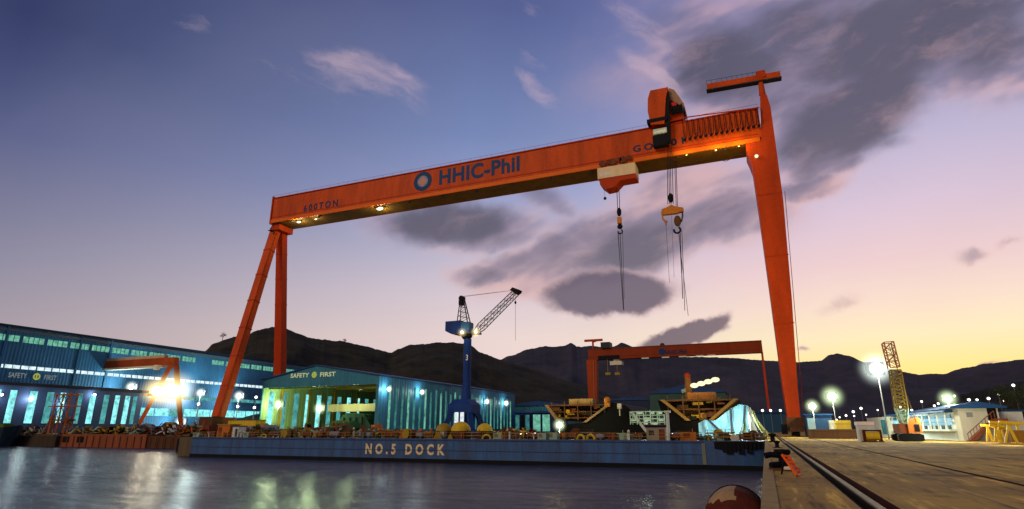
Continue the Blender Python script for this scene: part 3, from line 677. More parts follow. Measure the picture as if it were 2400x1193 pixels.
    # spreader beam
    mb = MB(); mb.prism([P(x, y, Y=YF-1.6) for x, y in ((1549,500),(1551,490),(1566,484),(1573,479),(1584,484),(1601,486),(1601,494),(1585,499),(1569,501),(1553,503))], (0, 1.4, 0))
    hb = mb.build('spreader_beam', YELLOW_D if False else paint('hook_orange', (.62,.2,.02), .5, .3, 1), T)
    q = P(1588, 518, Y=YF-1)
    MB().ball(q, 1.15, 12, (.9,.7,1.5)).build('hook_block', paint('hook_dark', (.16,.07,.02), .6, .4, 1), hb)
    MB().ring((q.x-.3, q.y, q.z-2.7), .9, .28, 'Y', 14, 6, R(-200), R(60)).build('hook', BLACK, hb)
    mb = MB(); mb.path([P(x, y, Y=YF-1) for x, y in ((1552,500),(1553,512),(1560,520),(1561,528))], .25, 6); mb.ball(P(1561,520,Y=YF-1), .45, 8); mb.build('side_hook', paint('hook_orange', (.62,.2,.02)), hb)
    mb = MB(); mb.path([P(x, y, Y=YF-1) for x, y in ((1598,490),(1600,505),(1597,520))], .25, 6); mb.build('side_hook', BROWN, hb)
    for (x, y0, y1, x1_, r) in ((1561,530,662,1569,.05), (1574,505,650,1580,.04), (1590,545,740,1613,.07), (1598,540,728,1605,.09), (1594,540,700,1600,.12), (1592,548,640,1597,.06)):
        rope('hanging_sling', [(x, y0), (x1_, y1)], r, DARKGR)
    for dx in (-2.5, 2.5): rope('hoist_rope', [(1448+dx, 440), (1450+dx, 490)], .11)
    mb = MB(); q = P(1451, 497, Y=YF-1); mb.ball(q, .95, 12, (.75,.6,1.5)); mb.build('sheave_block', BLACK, T)
    mb = MB(); q = P(1452, 517, Y=YF-1); mb.cbox(q, (1.2,1,2.0)); h2 = mb.build('hook_block', paint('hook_orange', (.62,.2,.02)), T)
    q = P(1453, 531, Y=YF-1); MB().ball(q, .85, 10, (1,.8,1)).ring((q.x, q.y, q.z-1.6), .65, .2, 'Y', 12, 6, R(-200), R(60)).build('hook', BLACK, h2)
    for (x, x1_, y1, r) in ((1448,1461,725,.09), (1459,1463,700,.06), (1453,1462,728,.10), (1449,1455,640,.05)): rope('hanging_sling', [(x, 542), (x1_, y1)], r, DARKGR)
build_main_crane()

# ------------------------------------------------------------ far goliath crane
def build_far_crane():
    Y0 = 600; XR = P(1805, 1010, Y=Y0).x; XL = P(1394, 1000, Y=Y0).x
    T = thing('goliath_crane', 'distant smaller-looking orange gantry crane standing behind the ship blocks', 'gantry crane', (XR, Y0, 0))
    zt = P(1785, 800, Y=Y0-4).z; zb = P(1785, 826, Y=Y0-4).z
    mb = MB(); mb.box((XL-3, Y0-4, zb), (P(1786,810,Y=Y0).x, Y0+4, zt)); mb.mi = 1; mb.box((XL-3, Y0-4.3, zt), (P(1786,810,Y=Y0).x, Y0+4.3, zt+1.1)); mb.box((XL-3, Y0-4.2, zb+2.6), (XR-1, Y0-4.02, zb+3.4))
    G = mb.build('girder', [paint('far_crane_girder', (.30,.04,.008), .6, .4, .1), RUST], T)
    q = P(1551, 824, Y=Y0-4.3)
    MB().lathe((q.x, Y0-4.4, q.z), [(0,-.1),(3.3,-.1),(3.3,.1),(0,.1)], 20, 'Y').build('emblem', LOGO, G)
    p = P(1562, 829, Y=Y0); q2 = P(1610, 829, Y=Y0); lettering('lettering', 'HHIC-Phil', (p.x, Y0-4, p.z-1.2), q2.x-p.x, 4.2, LETTER, G, 'front', .03, 1.05, .3)
    mb = MB(); q = P(1552, 805, Y=Y0); mb.ball((q.x, Y0, zt+1.5), 2.6, 8); mb.build('roof_hatch', DARKGR, G)
    mb = MB(); mb.loft([(XL-5.2,Y0-4,zb-.02),(XL+5.6,Y0-4,zb-.02),(XL+5.6,Y0+4,zb-.02),(XL-5.2,Y0+4,zb-.02)][::-1], [(XL-3.8,Y0-4,6),(XL+3.2,Y0-4,6),(XL+3.2,Y0+4,6),(XL-3.8,Y0+4,6)][::-1]); rl = mb.build('rigid_leg', paint('far_crane_leg', (.42,.06,.01), .6, .4, .1), T); MB().bar((XL+2.8, Y0-4.2, zb-1), (XL+1.4, Y0-4.2, 6), 1.6, .2).build('light_stripe', paint('leg_light_stripe', (.8,.38,.22), .5, .2, 1), rl)  # pale strip added for the light along the leg's right side
    MB().box((XL-5, Y0-9, 0), (XL+5, Y0+9, 5.9)).build('wheel_truck', BROWN, T)
    for sg in (-1, 1): MB().bar((P(1786,826,Y=Y0).x, Y0+sg*1.5, zb), (XR+1, Y0+sg*20, 3), 1.8, 1.8).build('leg', ORANGE_DK, T)
    MB().box((XR-1, Y0-24, 0), (XR+3, Y0+24, 3)).build('wheel_truck', BROWN, T)
    a = P(1405, 812, Y=Y0); b = P(1432, 800, Y=Y0); MB().box((a.x+3, Y0-7, zt+1.2), (b.x, Y0+5, zt+7)).build('upper_trolley', DARKGR, T)
    a = P(1430, 856, Y=Y0-5); b = P(1457, 846, Y=Y0-5); MB().box((a.x, Y0-6, a.z), (b.x, Y0+3, b.z)).box((a.x+3, Y0-3, b.z), (b.x-3, Y0+1, zb-.1)).build('lower_trolley', CREAM, T)
    a = P(1402, 842, Y=Y0-5); b = P(1450, 832, Y=Y0-5); MB().box((a.x, Y0-5.5, a.z-.5), (b.x, Y0-4.5, b.z)).build('hanging_frame', BLACK, T)
    for xx in (1425, 1447):
        q = P(xx, 876, Y=Y0-5); MB().tube(q, (q.x, q.y, zb-.1), .25, 4).cbox(q, (5, 2, 2.5)).build('hook_block', YELLOW_D, T)
    q = P(1390, 815, Y=Y0); tp = P(1390, 800, Y=Y0); mb = MB(); mb.tube((q.x, Y0, zt+1), (q.x, Y0, tp.z), 1.0, 8); mb.bar((P(1370,800,Y=Y0).x, Y0, tp.z+1), (P(1412,797,Y=Y0).x, Y0, tp.z+1), 2.2, 2.2); mb.bar((q.x, Y0, tp.z-1),(P(1402,806,Y=Y0).x,Y0,tp.z+.6),1,1); mb.build('maintenance_crane', ORANGE_DK, T)
    for xx in (1512, 1560, 1600, 1640, 1668): 
        q = P(xx, 838, Y=Y0-4.5); MB().cbox((q.x, q.y, zb-.6), (7, 1, .9)).build('girder_lamp', glow('dull_lamp', (.5,.46,.3), .6), G)
build_far_crane()

# ------------------------------------------------------------ blue level-luffing crane
def build_jib_crane():
    Yj = 205.0
    def q(x, y, dy=0): return P(x, y, Y=Yj+dy)
    b = q(1091, 1008)
    T = thing('jib_crane', 'tall dark blue harbour jib crane with a lattice boom raised to the right', 'jib crane', (b.x, Yj, 0))
    # portal base
    x0, x1 = q(1062, 960).x, q(1115, 960).x; zt = q(1090, 945).z; zb = q(1090, 968).z
    mb = MB(); mb.box((x0, Yj-4, zb), (x1, Yj+4, zt-.6)); mb.loft([(x0,Yj-4,zt-.6),(x1,Yj-4,zt-.6),(x1,Yj+4,zt-.6),(x0,Yj+4,zt-.6)], [(x0+2,Yj-2.5,zt+1.4),(x1-2,Yj-2.5,zt+1.4),(x1-2,Yj+2.5,zt+1.4),(x0+2,Yj+2.5,zt+1.4)])
    mb.build('portal', BLUE_P, T)
    for sx in (x0+1, x1-1):
        for sy in (-3.2, 3.2):
            k = -1 if sx == x0+1 else 1
            MB().bar((sx, Yj+sy, zb), (sx+k*2.0, Yj+sy*1.6, 1.2), 1.9, 1.7).build('leg', BLUE_P, T)
    MB().box((x0+2.4, Yj+3.8, 3), (x1-2.4, Yj+4.6, zb)).build('portal_panel', BLUE_P, T)
    mb = MB(); c0 = (x0+x1)/2
    for k in (-1.15, 1.15): mb.box((c0+k-.75, Yj-4.1, zb-3.6), (c0+k+.75, Yj-3.9, zb+.2))
    mb.build('window', glow('portal_lit_opening', (.8,.9,.95), .9, .3, 1), T)
    for k in (-1, 1): MB().box((c0+k*5.8-2.4, Yj-7, 0), (c0+k*5.8+2.4, Yj+7, 1.3)).build('wheel_truck', BLUE_P, T)
    # tower
    c = q(1093, 945); tp = q(1094, 795)
    MB().lathe((c.x, Yj, 0), [(0,c.z),(1.9,c.z),(1.55,c.z+6),(1.5,tp.z),(0,tp.z)], 16).build('tower', BLUE_P, T, smooth=False)
    lettering('lettering', '3', (c.x+.3, Yj-1.6, q(1093,846).z), .9, 2.2, CREAM, T, 'front', .02, 1, .25)
    MB().lathe((tp.x, Yj, tp.z), [(0,0),(1.5,0),(2.2,1.0),(2.2,1.8),(0,1.8)], 16).build('slewing_ring', BLACK, T)
    z0 = tp.z+1.8
    # slewing deck, machine house (counterweight side)
    MB().box((q(1070,785).x, Yj-2.6, z0), (q(1122,785).x, Yj+2.6, z0+.7)).build('slewing_deck', DARKGR, T)
    h0, h1 = q(1050, 780), q(1086, 753)
    hs = MB().prism([(h0.x, Yj-2.4, h1.z),(h0.x, Yj-2.4, h0.z+.4),(q(1062,785).x, Yj-2.4, h0.z-.8),(h1.x, Yj-2.4, h0.z-.4),(h1.x, Yj-2.4, h1.z)], (0, 4.8, 0)).build('machine_house', BLUE_P, T)
    MB().box((h1.x+.05, Yj-2.2, z0+.75), (q(1104,760).x, Yj+2.2, q(1100,756).z)).build('cab', paint('cab_blue', (.03,.09,.2), .5, .3, 1), T)
    # A-frame mast
    mt = q(1083, 697); mb = MB()
    bl, br = q(1075, 754), q(1099, 756)
    for yy in (-1.3, 1.3):
        mb.tube((bl.x, Yj+yy, bl.z), (mt.x-.5, Yj+yy*.3, mt.z), .2, 5); mb.tube((br.x, Yj+yy, br.z), (mt.x+.7, Yj+yy*.3, mt.z), .24, 5)
        for k in range(5):
            u0, u1 = k/5, (k+1)/5; L0 = Vector((bl.x, Yj+yy, bl.z)).lerp(Vector((mt.x-.5, Yj+yy*.3, mt.z)), u0); R1 = Vector((br.x, Yj+yy, br.z)).lerp(Vector((mt.x+.7, Yj+yy*.3, mt.z)), u1)
            mb.tube(L0, R1, .1, 4); L1 = Vector((bl.x, Yj+yy, bl.z)).lerp(Vector((mt.x-.5, Yj+yy*.3, mt.z)), u1); mb.tube(L1, R1, .1, 4)
    mb.build('mast', DARKGR, T)
    mb = MB(); mb.lathe((mt.x, Yj, mt.z-.5), [(0,-1.0),(1.1,-1.0),(1.1,1.0),(0,1.0)], 14, 'Y'); mb.box((mt.x-.9, Yj-1.2, mt.z-3.2), (mt.x+.7, Yj+1.2, mt.z-1.3)); mb.build('mast_head', BLACK, T)
    # jib
    j0, j1 = q(1112, 782), q(1212, 683); d = (j1-j0).normalized(); n_ = Vector((-d.z, 0, d.x))
    mb = MB(); W0, W1 = 1.35, .95; K = 13
    def cor(u, i, j): return j0.lerp(j1, u)+n_*((W0+(W1-W0)*u)*i*(min(1, .3+u*6)))+Vector((0, 1.3*j, 0))
    for i in (-1, 1):
        for j in (-1, 1): mb.tube(cor(0, i, j), cor(.16, i, j), .17, 5); mb.tube(cor(.16, i, j), cor(1, i, j), .17, 5)
    for k in range(K):
        a_, b_ = k/K, (k+1)/K
        for j in (-1, 1): mb.tube(cor(a_, -1 if k%2 else 1, j), cor(b_, 1 if k%2 else -1, j), .09, 4); mb.tube(cor(b_, -1, j), cor(b_, 1, j), .08, 4)
        for i in (-1, 1): mb.tube(cor(a_, i, -1 if k%2 else 1), cor(b_, i, 1 if k%2 else -1), .08, 4)
    mb.build('jib', paint('jib_grey', (.05,.045,.055), .5, .3, 1), T)
    hd = MB(); hd.prism([p+Vector((0,-1.4,0)) for p in (q(1198,681), q(1204,675), q(1221,681), q(1218,687), q(1210,690))], (0, 2.8, 0)); hd.build('jib_head', BLACK, T)
    MB().tube((mt.x, Yj-.5, mt.z+.3), q(1205,680,-.5), .07, 4).tube((mt.x, Yj+.5, mt.z+.3), q(1205,680,.5), .07, 4).build('luffing_rope', STEEL, T)
    MB().tube(q(1208,688), q(1208,798), .06, 4).build('hoist_rope', DARKGR, T)
    MB().ball(q(1208,709), .45, 8, (1,1,1.5)).build('hook_block', BLACK, T)
    for x, y, pw in ((1083, 779, 500), (1115, 778, 700)):
        p = q(x, y, -3); MB().ball(p, .6, 10).build('floodlight', BULB_Y, T, smooth=True); MB().ball(p, 2.6, 16).build('lamp_halo', HALO_Y, T, smooth=True); point('lamp_light', p+Vector((0,-1.3,0)), pw, (1,.9,.55), T, .5)
build_jib_crane()

# ------------------------------------------------------------ sheds
def build_hall():
    """SAFETY FIRST hall beside the dock"""
    Y0, Y1 = 165.0, P(1198, 960, X=-118).y
    xl, xr = P(611, 940, Y=Y0).x, P(886, 940, Y=Y0).x
    ze = P(888, 876, Y=Y0).z; zl = P(612, 896, Y=Y0).z; zp = P(742, 857, Y=Y0).z; xp = P(742, 857, Y=Y0).x
    xo = P(880, 940, Y=Y0).x; zo = P(740, 905, Y=Y0).z; xol = P(613, 940, Y=Y0).x
    ze = zl = (ze+zl)/2
    print('hall', xl, xr, Y0, Y1, ze, zl, zp)
    T = thing('assembly_hall', 'long blue hall open at the front, SAFETY FIRST written on its gable', 'shipyard hall', ((xl+xr)/2, Y0, 0))
    mb = MB(); mb.prism([(xl,Y0,zo),(xr,Y0,zo),(xr,Y0,ze),(xp,Y0,zp),(xl,Y0,zl)], (0, .5, 0)); mb.box((xo, Y0, 0), (xr, Y0+.5, zo-.002)); mb.box((xl, Y0, 0), (xol, Y0+.5, zo-.002))
    f = mb.build('gable', WALL_FRONT, T)
    p = P(681, 886, Y=Y0); p2 = P(724, 886, Y=Y0); p3 = P(750, 885, Y=Y0); p4 = P(786, 885, Y=Y0); hh = 1.55
    SAF = glow('glowing_letters', (.75,.78,.42), .55)  # gable letters and emblem given their own glow to look lit
    lettering('lettering', 'SAFETY', (p.x, Y0, p.z), p2.x-p.x, hh, SAF, f, 'front', .03, 1.05, .08); lettering('lettering', 'FIRST', (p3.x, Y0, p.z), p4.x-p3.x, hh, SAF, f, 'front', .03, 1.05, .08)
    q = P(737, 880, Y=Y0); qz = p.z+hh/2
    mb = MB(); mb.ring((q.x, Y0-.15, qz), .85, .22, 'Y', 18, 6); mb.box((q.x-.22, Y0-.2, qz-.85), (q.x+.22, Y0-.08, qz+.85)); mb.box((q.x-.85, Y0-.26, qz-.22), (q.x+.85, Y0-.205, qz+.22)); mb.build('safety_emblem', glow('emblem_glow', (.55,.62,.12), .6), f)
    # roof with overhang
    mb = MB(); mb.prism([(xl-.6,Y0-.5,zl-.05),(xl-.6,Y0-.5,zl+.35),(xp,Y0-.5,zp+.4),(xr+.6,Y0-.5,ze+.35),(xr+.6,Y0-.5,ze-.05),(xp,Y0-.5,zp+.01)], (0, Y1-Y0+1, 0)); mb.build('roof', ROOFB, T)
    # side walls, back wall
    MB().box((xr-.3, Y0+.5, 0), (xr, Y1, ze-.06)).build('wall', WALL_SIDE, T)
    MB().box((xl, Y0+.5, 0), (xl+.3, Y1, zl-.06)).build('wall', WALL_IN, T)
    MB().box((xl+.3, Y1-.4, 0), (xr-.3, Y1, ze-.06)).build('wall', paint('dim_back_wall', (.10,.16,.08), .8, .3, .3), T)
    # strips of translucent sheet in the dock-side wall, each its own
    n = 0; y = Y0+6
    while y < Y1-4:
        w = 1.15; m = TEALG[0] if n % 3 == 0 else TEALG[1]
        z1 = ze-3.6 if n % 2 else ze-2.6
        MB().box((xr+.01, y, 1.6), (xr+.09, y+w, z1)).build('window', m, T); n += 1; y += 3.9
    # inside: strips on the far inner wall seen through the opening
    n = 0; y = Y0+3.5
    while y < Y1-3:
        MB().box((xl+.31, y, 1.6 if n < 9 else 6), (xl+.38, y+2.4, zo-1.2)).build('window', TEAL[0] if n % 4 in (0, 3) else TEAL[1], T); y += 6.4; n += 1
    # portal frames inside (columns and rafters)
    for k in range(7):
        yy = Y0+9+k*15
        mb = MB(); mb.box((xl+.4, yy, 0), (xl+1.1, yy+.8, ze-1.2)); mb.box((xr-1.1, yy, 0), (xr-.35, yy+.8, ze-1.2)); mb.box((xl+.4, yy, ze-1.25), (xr-.35, yy+.8, ze-.3)); mb.build('portal_frame', YELLOW_D, T)
    # header inside the mouth, lamp glow put into its colour, and the overhead travelling crane
    MB().box((xol+.1, Y0+3, zo-.4), (xo-.2, Y0+3.5, zo+1.5)).build('header_beam', paint('header_lit_olive', (.40,.42,.09), .6, .4, .3), T)
    a = P(768, 965, Y=Y0+20); b = P(872, 946, Y=Y0+20)
    MB().box((a.x, Y0+20, a.z), (xr-.6, Y0+22, b.z)).build('travelling_crane_beam', paint('beam_pale', (.62,.50,.28), .6, .3, .4), T)
    mb = MB(); mb.box((xl+.4, Y0+1, .02), (xr-.4, Y1-1, .06)); mb.build('floor', paint('hall_floor', (.16,.17,.09), .7, .4, .3, streak=0), T)
    # ship sections being welded inside: dark green
    for (pa, pb, pc, pd, dy) in ((790,968,868,1000,14),(835,958,880,1004,30),(770,985,830,1005,10)):
        q0 = P(pa, pb, Y=Y0+dy); q1 = P(pc, pd, Y=Y0+dy)
        mb = MB(); x0_, x1_ = q0.x, q1.x; zz = q0.z
        mb.prism([(x0_,Y0+dy,0),(x0_,Y0+dy,zz*.5),(x0_+(x1_-x0_)*.25,Y0+dy,zz),(x1_-(x1_-x0_)*.2,Y0+dy,zz*.92),(x1_,Y0+dy,zz*.4),(x1_,Y0+dy,0)], (0, 7, 0))
        for k in range(4): mb.box((x0_+(x1_-x0_)*(.2+k*.18), Y0+dy-.4, .2), (x0_+(x1_-x0_)*(.2+k*.18)+.3, Y0+dy-.02, zz*.8))
        o = mb.build('steel_section', GREEN_D); recenter(o); tag(o, {14:'dark green hull section in the middle of the open hall mouth', 30:'tall dark green hull section deep in the hall beside its right wall', 10:'low dark green hull section farthest left on the hall floor'}[dy], 'hull section', 'hull sections inside the hall')
    for x, y, dy, pw in ((652, 948, 5, 3600), (749, 957, 10, 3600), (700, 940, 45, 6000), (840, 925, 60, 6000)):
        p = P(x, y, Y=Y0+dy)
        big = dy < 20
        lamp('work_lamp', x, y, 0, 9 if big else 4, BULB_G, HALO_G if big else None, {652:'bright greenish work lamp on a post at the left of the hall mouth', 749:'bright greenish work lamp on a post in the middle of the hall mouth', 700:'small work lamp hung on a post deep inside the hall', 840:'small work lamp at the back of the hall under its roof'}[x], 'work lamps inside the open hall', True, pw, (.78,1,.55), 2.4, plane=p)
    point('hall_fill_light', P(740, 925, Y=Y0+9), 2400, (.78,1,.5), T, 1); point('hall_fill_light', P(830, 925, Y=Y0+14), 2400, (.78,1,.5), T, 1)  # unseen fill lamps without bulbs, added to brighten the hall mouth
    for x, y, pw in ((911, 912, 1500), (989, 919, 1500), (1141, 941, 1100), (1186, 945, 1100)):
        p = P(x, y, X=xr+1.2)
        t = lamp('wall_lamp', x, y, 0, 6, BULB, HALO_W, {911:'white wall lamp on the hall side nearest its open front', 989:'white wall lamp on the hall side, second from the open front', 1141:'white wall lamp on the hall side just right of the blue jib crane', 1186:'white wall lamp at the far right end of the hall side'}[x], 'lamps on the long side wall of the hall', False, pw, (.8,.95,1), 2.2, plane=p, head=False)
        MB().tube(p, (xr+.1, p.y, p.z+.4), .12, 5).build('bracket', DARKGR, t)
build_hall()

def build_big_shed():
    X = -330.0
    y0, y1 = 60.0, P(712, 900, X=X).y
    zt = P(0, 761, X=X).z
    zt2 = P(600, 850, X=X).z
    print('big shed z', zt, zt2, P(300, 803, X=X).z, 'y', y0, y1)
    T = thing('fabrication_shed', 'enormous blue shed at the left with three lit window bands below a dark roof edge', 'shipyard shed', (X, y0, 0))
    zt = P(300, 801, X=X).z
    W = MB().box((X-60, y0, 0), (X, y1, zt-.4)).build('wall', WALL_NAVY, T)
    MB().prism([(X+1.2,y0-1,zt-.4),(X+1.2,y0-1,zt+.5),(X-30,y0-1,zt+5),(X-61,y0-1,zt+.5),(X-61,y0-1,zt-.4)], (0, y1-y0+2, 0)).build('roof', paint('roof_edge_dark', (.015,.03,.06), .6, .3, .1, streak=0), T)
    MB().box((X+.02, y0, zt-2.4), (X+.5, y1, zt-1.3)).build('gutter', paint('gutter_grey', (.12,.15,.17), .5, .3, .2, streak=0), T)
    def zz(px, py): return P(px, py, X=X).z
    bands = [(zz(100,808), zz(100,794), TEALG[0], 11, 9.3, 1), (zz(100,869), zz(100,861), WARMWIN, 7, 6.3, 0)]
    for zb, zt_, m, pitch, w, kind in bands:
        y = y0+2
        while y < y1-3:
            if not (kind == 1 and 268 < y < 276):
                mb = MB(); mb.box((X+.02, y, zb), (X+.12, y+w, zt_))
                mb.mi = 1
                for k in range(1, 4 if kind else 2): mb.box((X+.1, y+w*k/(4 if kind else 2)-.14, zb), (X+.22, y+w*k/(4 if kind else 2)+.14, zt_))
                mb.build('window', [m, WALL_NAVY], T)
            y += pitch
    zq = (zz(380,975), zz(380,957))
    y = P(325, 970, X=X).y
    while y < y1-3:
        MB().box((X+.02, y, zq[0]), (X+.14, y+9, zq[1])).build('window', TEAL[0] if random.random() < .6 else TEAL[1], T); y += 9.7
    zq = (zz(380,934), zz(380,926)); y = P(325, 970, X=X).y
    while y < y1-3:
        MB().box((X+.02, y, zq[0]), (X+.14, y+11, zq[1])).build('window', TEAL[1], T); y += 12  # added glowing band standing in for the hazily lit wall
    for pxx in (12, 190, 262):
        q = P(pxx, 800, X=X); MB().box((X+.12, q.y-.5, 0), (X+.6, q.y+.5, zt-.4)).build('downpipe', WALL_NAVY, T)
    # roof line text
    a = P(18, 884, X=X); b = P(62, 884, X=X); c = P(103, 886, X=X); d = P(132, 886, X=X)
    SAF = glow('shed_glowing_letters', (.42,.50,.5), .4); h = 2.4  # shed letters and emblem glow by themselves to look lit
    lettering('lettering', 'SAFETY', (X, a.y, a.z), b.y-a.y, h, SAF, T, 'side', .02, 1.05, .15); lettering('lettering', 'FIRST', (X, c.y, a.z), d.y-c.y, h, SAF, T, 'side', .02, 1.05, .15)
    q = P(86, 880, X=X); mb = MB(); mb.ring((X+.2, q.y, a.z+h/2), 1.3, .35, 'X', 16, 6); mb.box((X+.1, q.y-.3, a.z), (X+.25, q.y+.3, a.z+h)); mb.build('safety_emblem', glow('emblem_glow', (.55,.62,.12), .6), T)
    for x, y, r, pw in ((308, 907, 8, 16000), (470, 921, 7, 20000), (560, 928, 8, 20000), (465, 947, 4, 0), (557, 953, 4, 0), (600, 931, 4, 0), (596, 955, 4, 0), (423, 989, 8, 15000)):
        p = P(x, y, X=X+10)
        lamp('yard_lamp', x, y, 0, r, BULB, HALO_W if r > 5 else None, 'white floodlight on a post %s' % {308:'above the end of the low striped shed', 470:'before the big blue shed, left of the near crane foot', 560:'just right of the leaning orange crane leg', 465:'low and small, left of the leaning orange crane leg', 557:'low and small, right of the leaning orange crane leg', 600:'small, touching the left corner of the open hall', 596:'low and small, at the left corner of the open hall', 423:'near the ground, left of the brown crane foot'}[x], 'floodlights in front of the big blue shed', True, pw, (.8,1,.95), 2.3, plane=p)
build_big_shed()

def build_low_shed():
    X = -270.0; y1 = P(330, 960, X=X).y; y0 = 90
    ze = P(200, 903, X=X).z
    ze0 = P(0, 893, X=X).z; ze1 = P(328, 930, X=X).z
    print('low shed', y1, ze, ze0, ze1)
    T = thing('striped_shed', 'low shed at far left with pale lit strips in its dark wall', 'shipyard shed', (X, y0, 0))
    ze = (ze+ze0+ze1)/3
    MB().box((X-55, y0, 0), (X, y1, ze-.5)).build('wall', paint('blue_grey_cladding', (.045,.08,.18), .6, .4, .2), T)
    MB().prism([(X+1.5,y0,ze-.5),(X+1.5,y0,ze+.6),(X-20,y0,ze+2.2),(X-56,y0,ze+1),(X-56,y0,ze-.5)], (0, y1-y0+1.5, 0)).build('roof', paint('roof_black', (.02,.025,.035), .6, .3, .2, streak=0), T)
    zb = P(200, 993, X=X).z
    n = 0
    for px_, wpx, m in ((-12,14,0),(25,16,0),(73,18,0),(113,16,1),(143,13,0),(183,13,1),(214,13,0),(246,12,1),(272,11,0),(296,11,0),(314,9,1)):
        a = P(px_-wpx*.5, 950, X=X); b = P(px_+wpx*.5, 950, X=X)
        MB().box((X+.02, a.y, zb), (X+.12, b.y, ze-2.2)).build('window', TEAL[m], T)
    for px_, py_, pw in ((73, 935, 1800), (222, 925, 1200), (147, 945, 1200), (4, 925, 1200)):
        p = P(px_, py_, X=X+1.2); 
        t = lamp('wall_lamp', px_, py_, 0, 6 if px_ == 73 else 4, BULB, HALO_W if px_ in (73,) else None, {73:'brightest wall lamp on the striped shed', 222:'warm wall lamp high on the striped shed right of the orange scaffold', 147:'wall lamp on the striped shed seen through the orange scaffold', 4:'wall lamp on the striped shed at the left picture edge'}[px_], 'lamps on the striped shed', False, pw, (.9,1,1), 2.2, plane=p, head=False)
        MB().tube(p, (X+.1, p.y, p.z+.3), .12, 5).build('bracket', DARKGR, t)
build_low_shed()

# small orange gantry between the sheds
def build_small_gantry():
    Y0 = 215.0
    def q(x, y, dy=0): return P(x, y, Y=Y0+dy)
    b = q(380, 985)
    T = thing('portal_crane', 'small orange portal crane with glaring floodlights between the two left sheds', 'gantry crane', (b.x, Y0, 0))
    zt = q(408, 838).z; zb = q(408, 855).z
    xl = P(200, 870, Y=Y0).x; xr = q(413, 850).x
    mb = MB(); mb.box((xl, Y0-1.5, zb), (xr, Y0+1.5, zt)); mb.mi = 1; mb.box((xl, Y0-1.8, zb-1.0), (xr-9, Y0+1.8, zb-.02)); mb.mi = 2; mb.box((xl+14, Y0-1.2, zt), (xr-8, Y0+1.2, zt+1.6))
    mb.build('girder', [paint('portal_orange', (.42,.07,.012), .6, .5, .2), CREAM, paint('tan_hood', (.6,.4,.25), .6, .3, .4)], T)
    for sy in (-9, 9):
        MB().bar((xr-1.6, Y0+sy*.15, zb-.02), (xr-1.8+(-7 if sy < 0 else 2), Y0+sy, .8), 2.0, 2.2, w1=1.6, h1=1.6).build('leg', paint('portal_orange', (.42,.07,.012)), T)
        MB().bar((xl+2+3, Y0+sy*.15, zb-1.02), (xl+1+(-4 if sy < 0 else 6), Y0+sy, .8), 2.0, 2.0).build('leg', paint('portal_orange', (.42,.07,.012)), T)
    MB().box((xl-1, Y0-3, q(230,878).z), (xl+11, Y0-1.6, q(230,870).z)).build('cross_beam', RUSTO, T)
    MB().box((xr-10, Y0-9.5, q(390,925).z-1), (xr+2, Y0-8.6, q(390,925).z)).build('cross_beam', RUSTO, T)
    q1 = q(376, 862); MB().box((q1.x-1.2, Y0-3, q1.z-1.2), (q1.x+1.2, Y0-1, q1.z+1.2)).build('operator_cab', CREAM, T)
    for x, y, r, pw in ((368, 917, 13, 5000), (409, 917, 17, 7000)):
        p = P(x, y, Y=Y0-12); rr = r/1371*(p-CAM).length
        MB().ball(p, rr*.75, 12).build('floodlight', BULB_Y, T, smooth=True); MB().ball(p, rr*3.2, 24).build('lamp_halo', HALO_Y, T, smooth=True)
        point('lamp_light', p+Vector((.6,-1,-.2)).normalized()*rr*1.4, pw, (1,.86,.6), T, 1)
build_small_gantry()

# low buildings between hall and ships and behind
def shed(name, label, pl, pr, ptop, Y, depth, wall, roof, pk=6, lit=None, base=0.0, rh=2.0):
    a = P(pl, ptop, Y=Y); b = P(pr, ptop, Y=Y); z = (a.z+b.z)/2
    T = thing(name, label, 'shed', ((a.x+b.x)/2, Y, base), 'low sheds beyond the dock')
    MB().box((a.x, Y, base), (b.x, Y+depth, z)).build('wall', wall, T)
    xm = (a.x+b.x)/2
    MB().prism([(a.x-.8,Y-.8,z+.01),(a.x-.8,Y-.8,z+.5),(xm,Y-.8,z+rh+.5),(b.x+.8,Y-.8,z+.5),(b.x+.8,Y-.8,z+.01)], (0, depth+1.6, 0)).build('roof', roof, T)
    if lit:
        n, m, z0, z1 = lit
        for k in range(n):
            x0 = a.x+(b.x-a.x)*(k+.12)/n; x1 = a.x+(b.x-a.x)*(k+.88)/n
            MB().box((x0, Y-.1, z*z0), (x1, Y-.01, z*z1)).build('window', m[k % len(m)], T)
    return T
shed('low_shed', 'dark blue low shed right beyond the striped hall end', 1196, 1330, 951, 300, 60, WALL_FRONT, ROOFB, lit=None)
shed('low_shed', 'small shed with blotchy pale green lit doors right of the hall', 1207, 1242, 968, 262, 25, BLUE_P, ROOFB, lit=(3, [TEAL[2], BLACK, TEAL[2]], .1, .9), rh=.6)
shed('low_shed', 'small shed with a broad green lit door beside the first ship', 1247, 1291, 968, 250, 25, BLUE_P, ROOFB, lit=(2, [TEALG[0], TEALG[0]], .08, .92), rh=.5)
shed('low_shed', 'long navy shed between the two ships', 1420, 1528, 938, 520, 80, paint('navy_grey', (.03,.04,.08), .7, .3, .1), ROOFB)
shed('low_shed', 'wide blue roofed shed with a peaked roof behind the second ship', 1522, 1700, 921, 420, 60, paint('green_grey_wall', (.05,.10,.08), .7, .3, .1), ROOFB, rh=5)
shed('low_shed', 'plain blue block of a shed behind the thin far crane leg', 1760, 1842, 968, 330, 40, paint('mid_blue_wall', (.03,.10,.18), .7, .3, .1), ROOFB, rh=.8)
for x in (1787, 1806, 1829):
    lamp('yard_lamp', x, 962, 300, 4, BULB_S, None, 'small lamp over the blue block, %s' % {1787:'left of the thin far leg', 1806:'right against the thin far leg', 1829:'touching the big orange leg'}[x], 'three small lamps over the blue block', True)
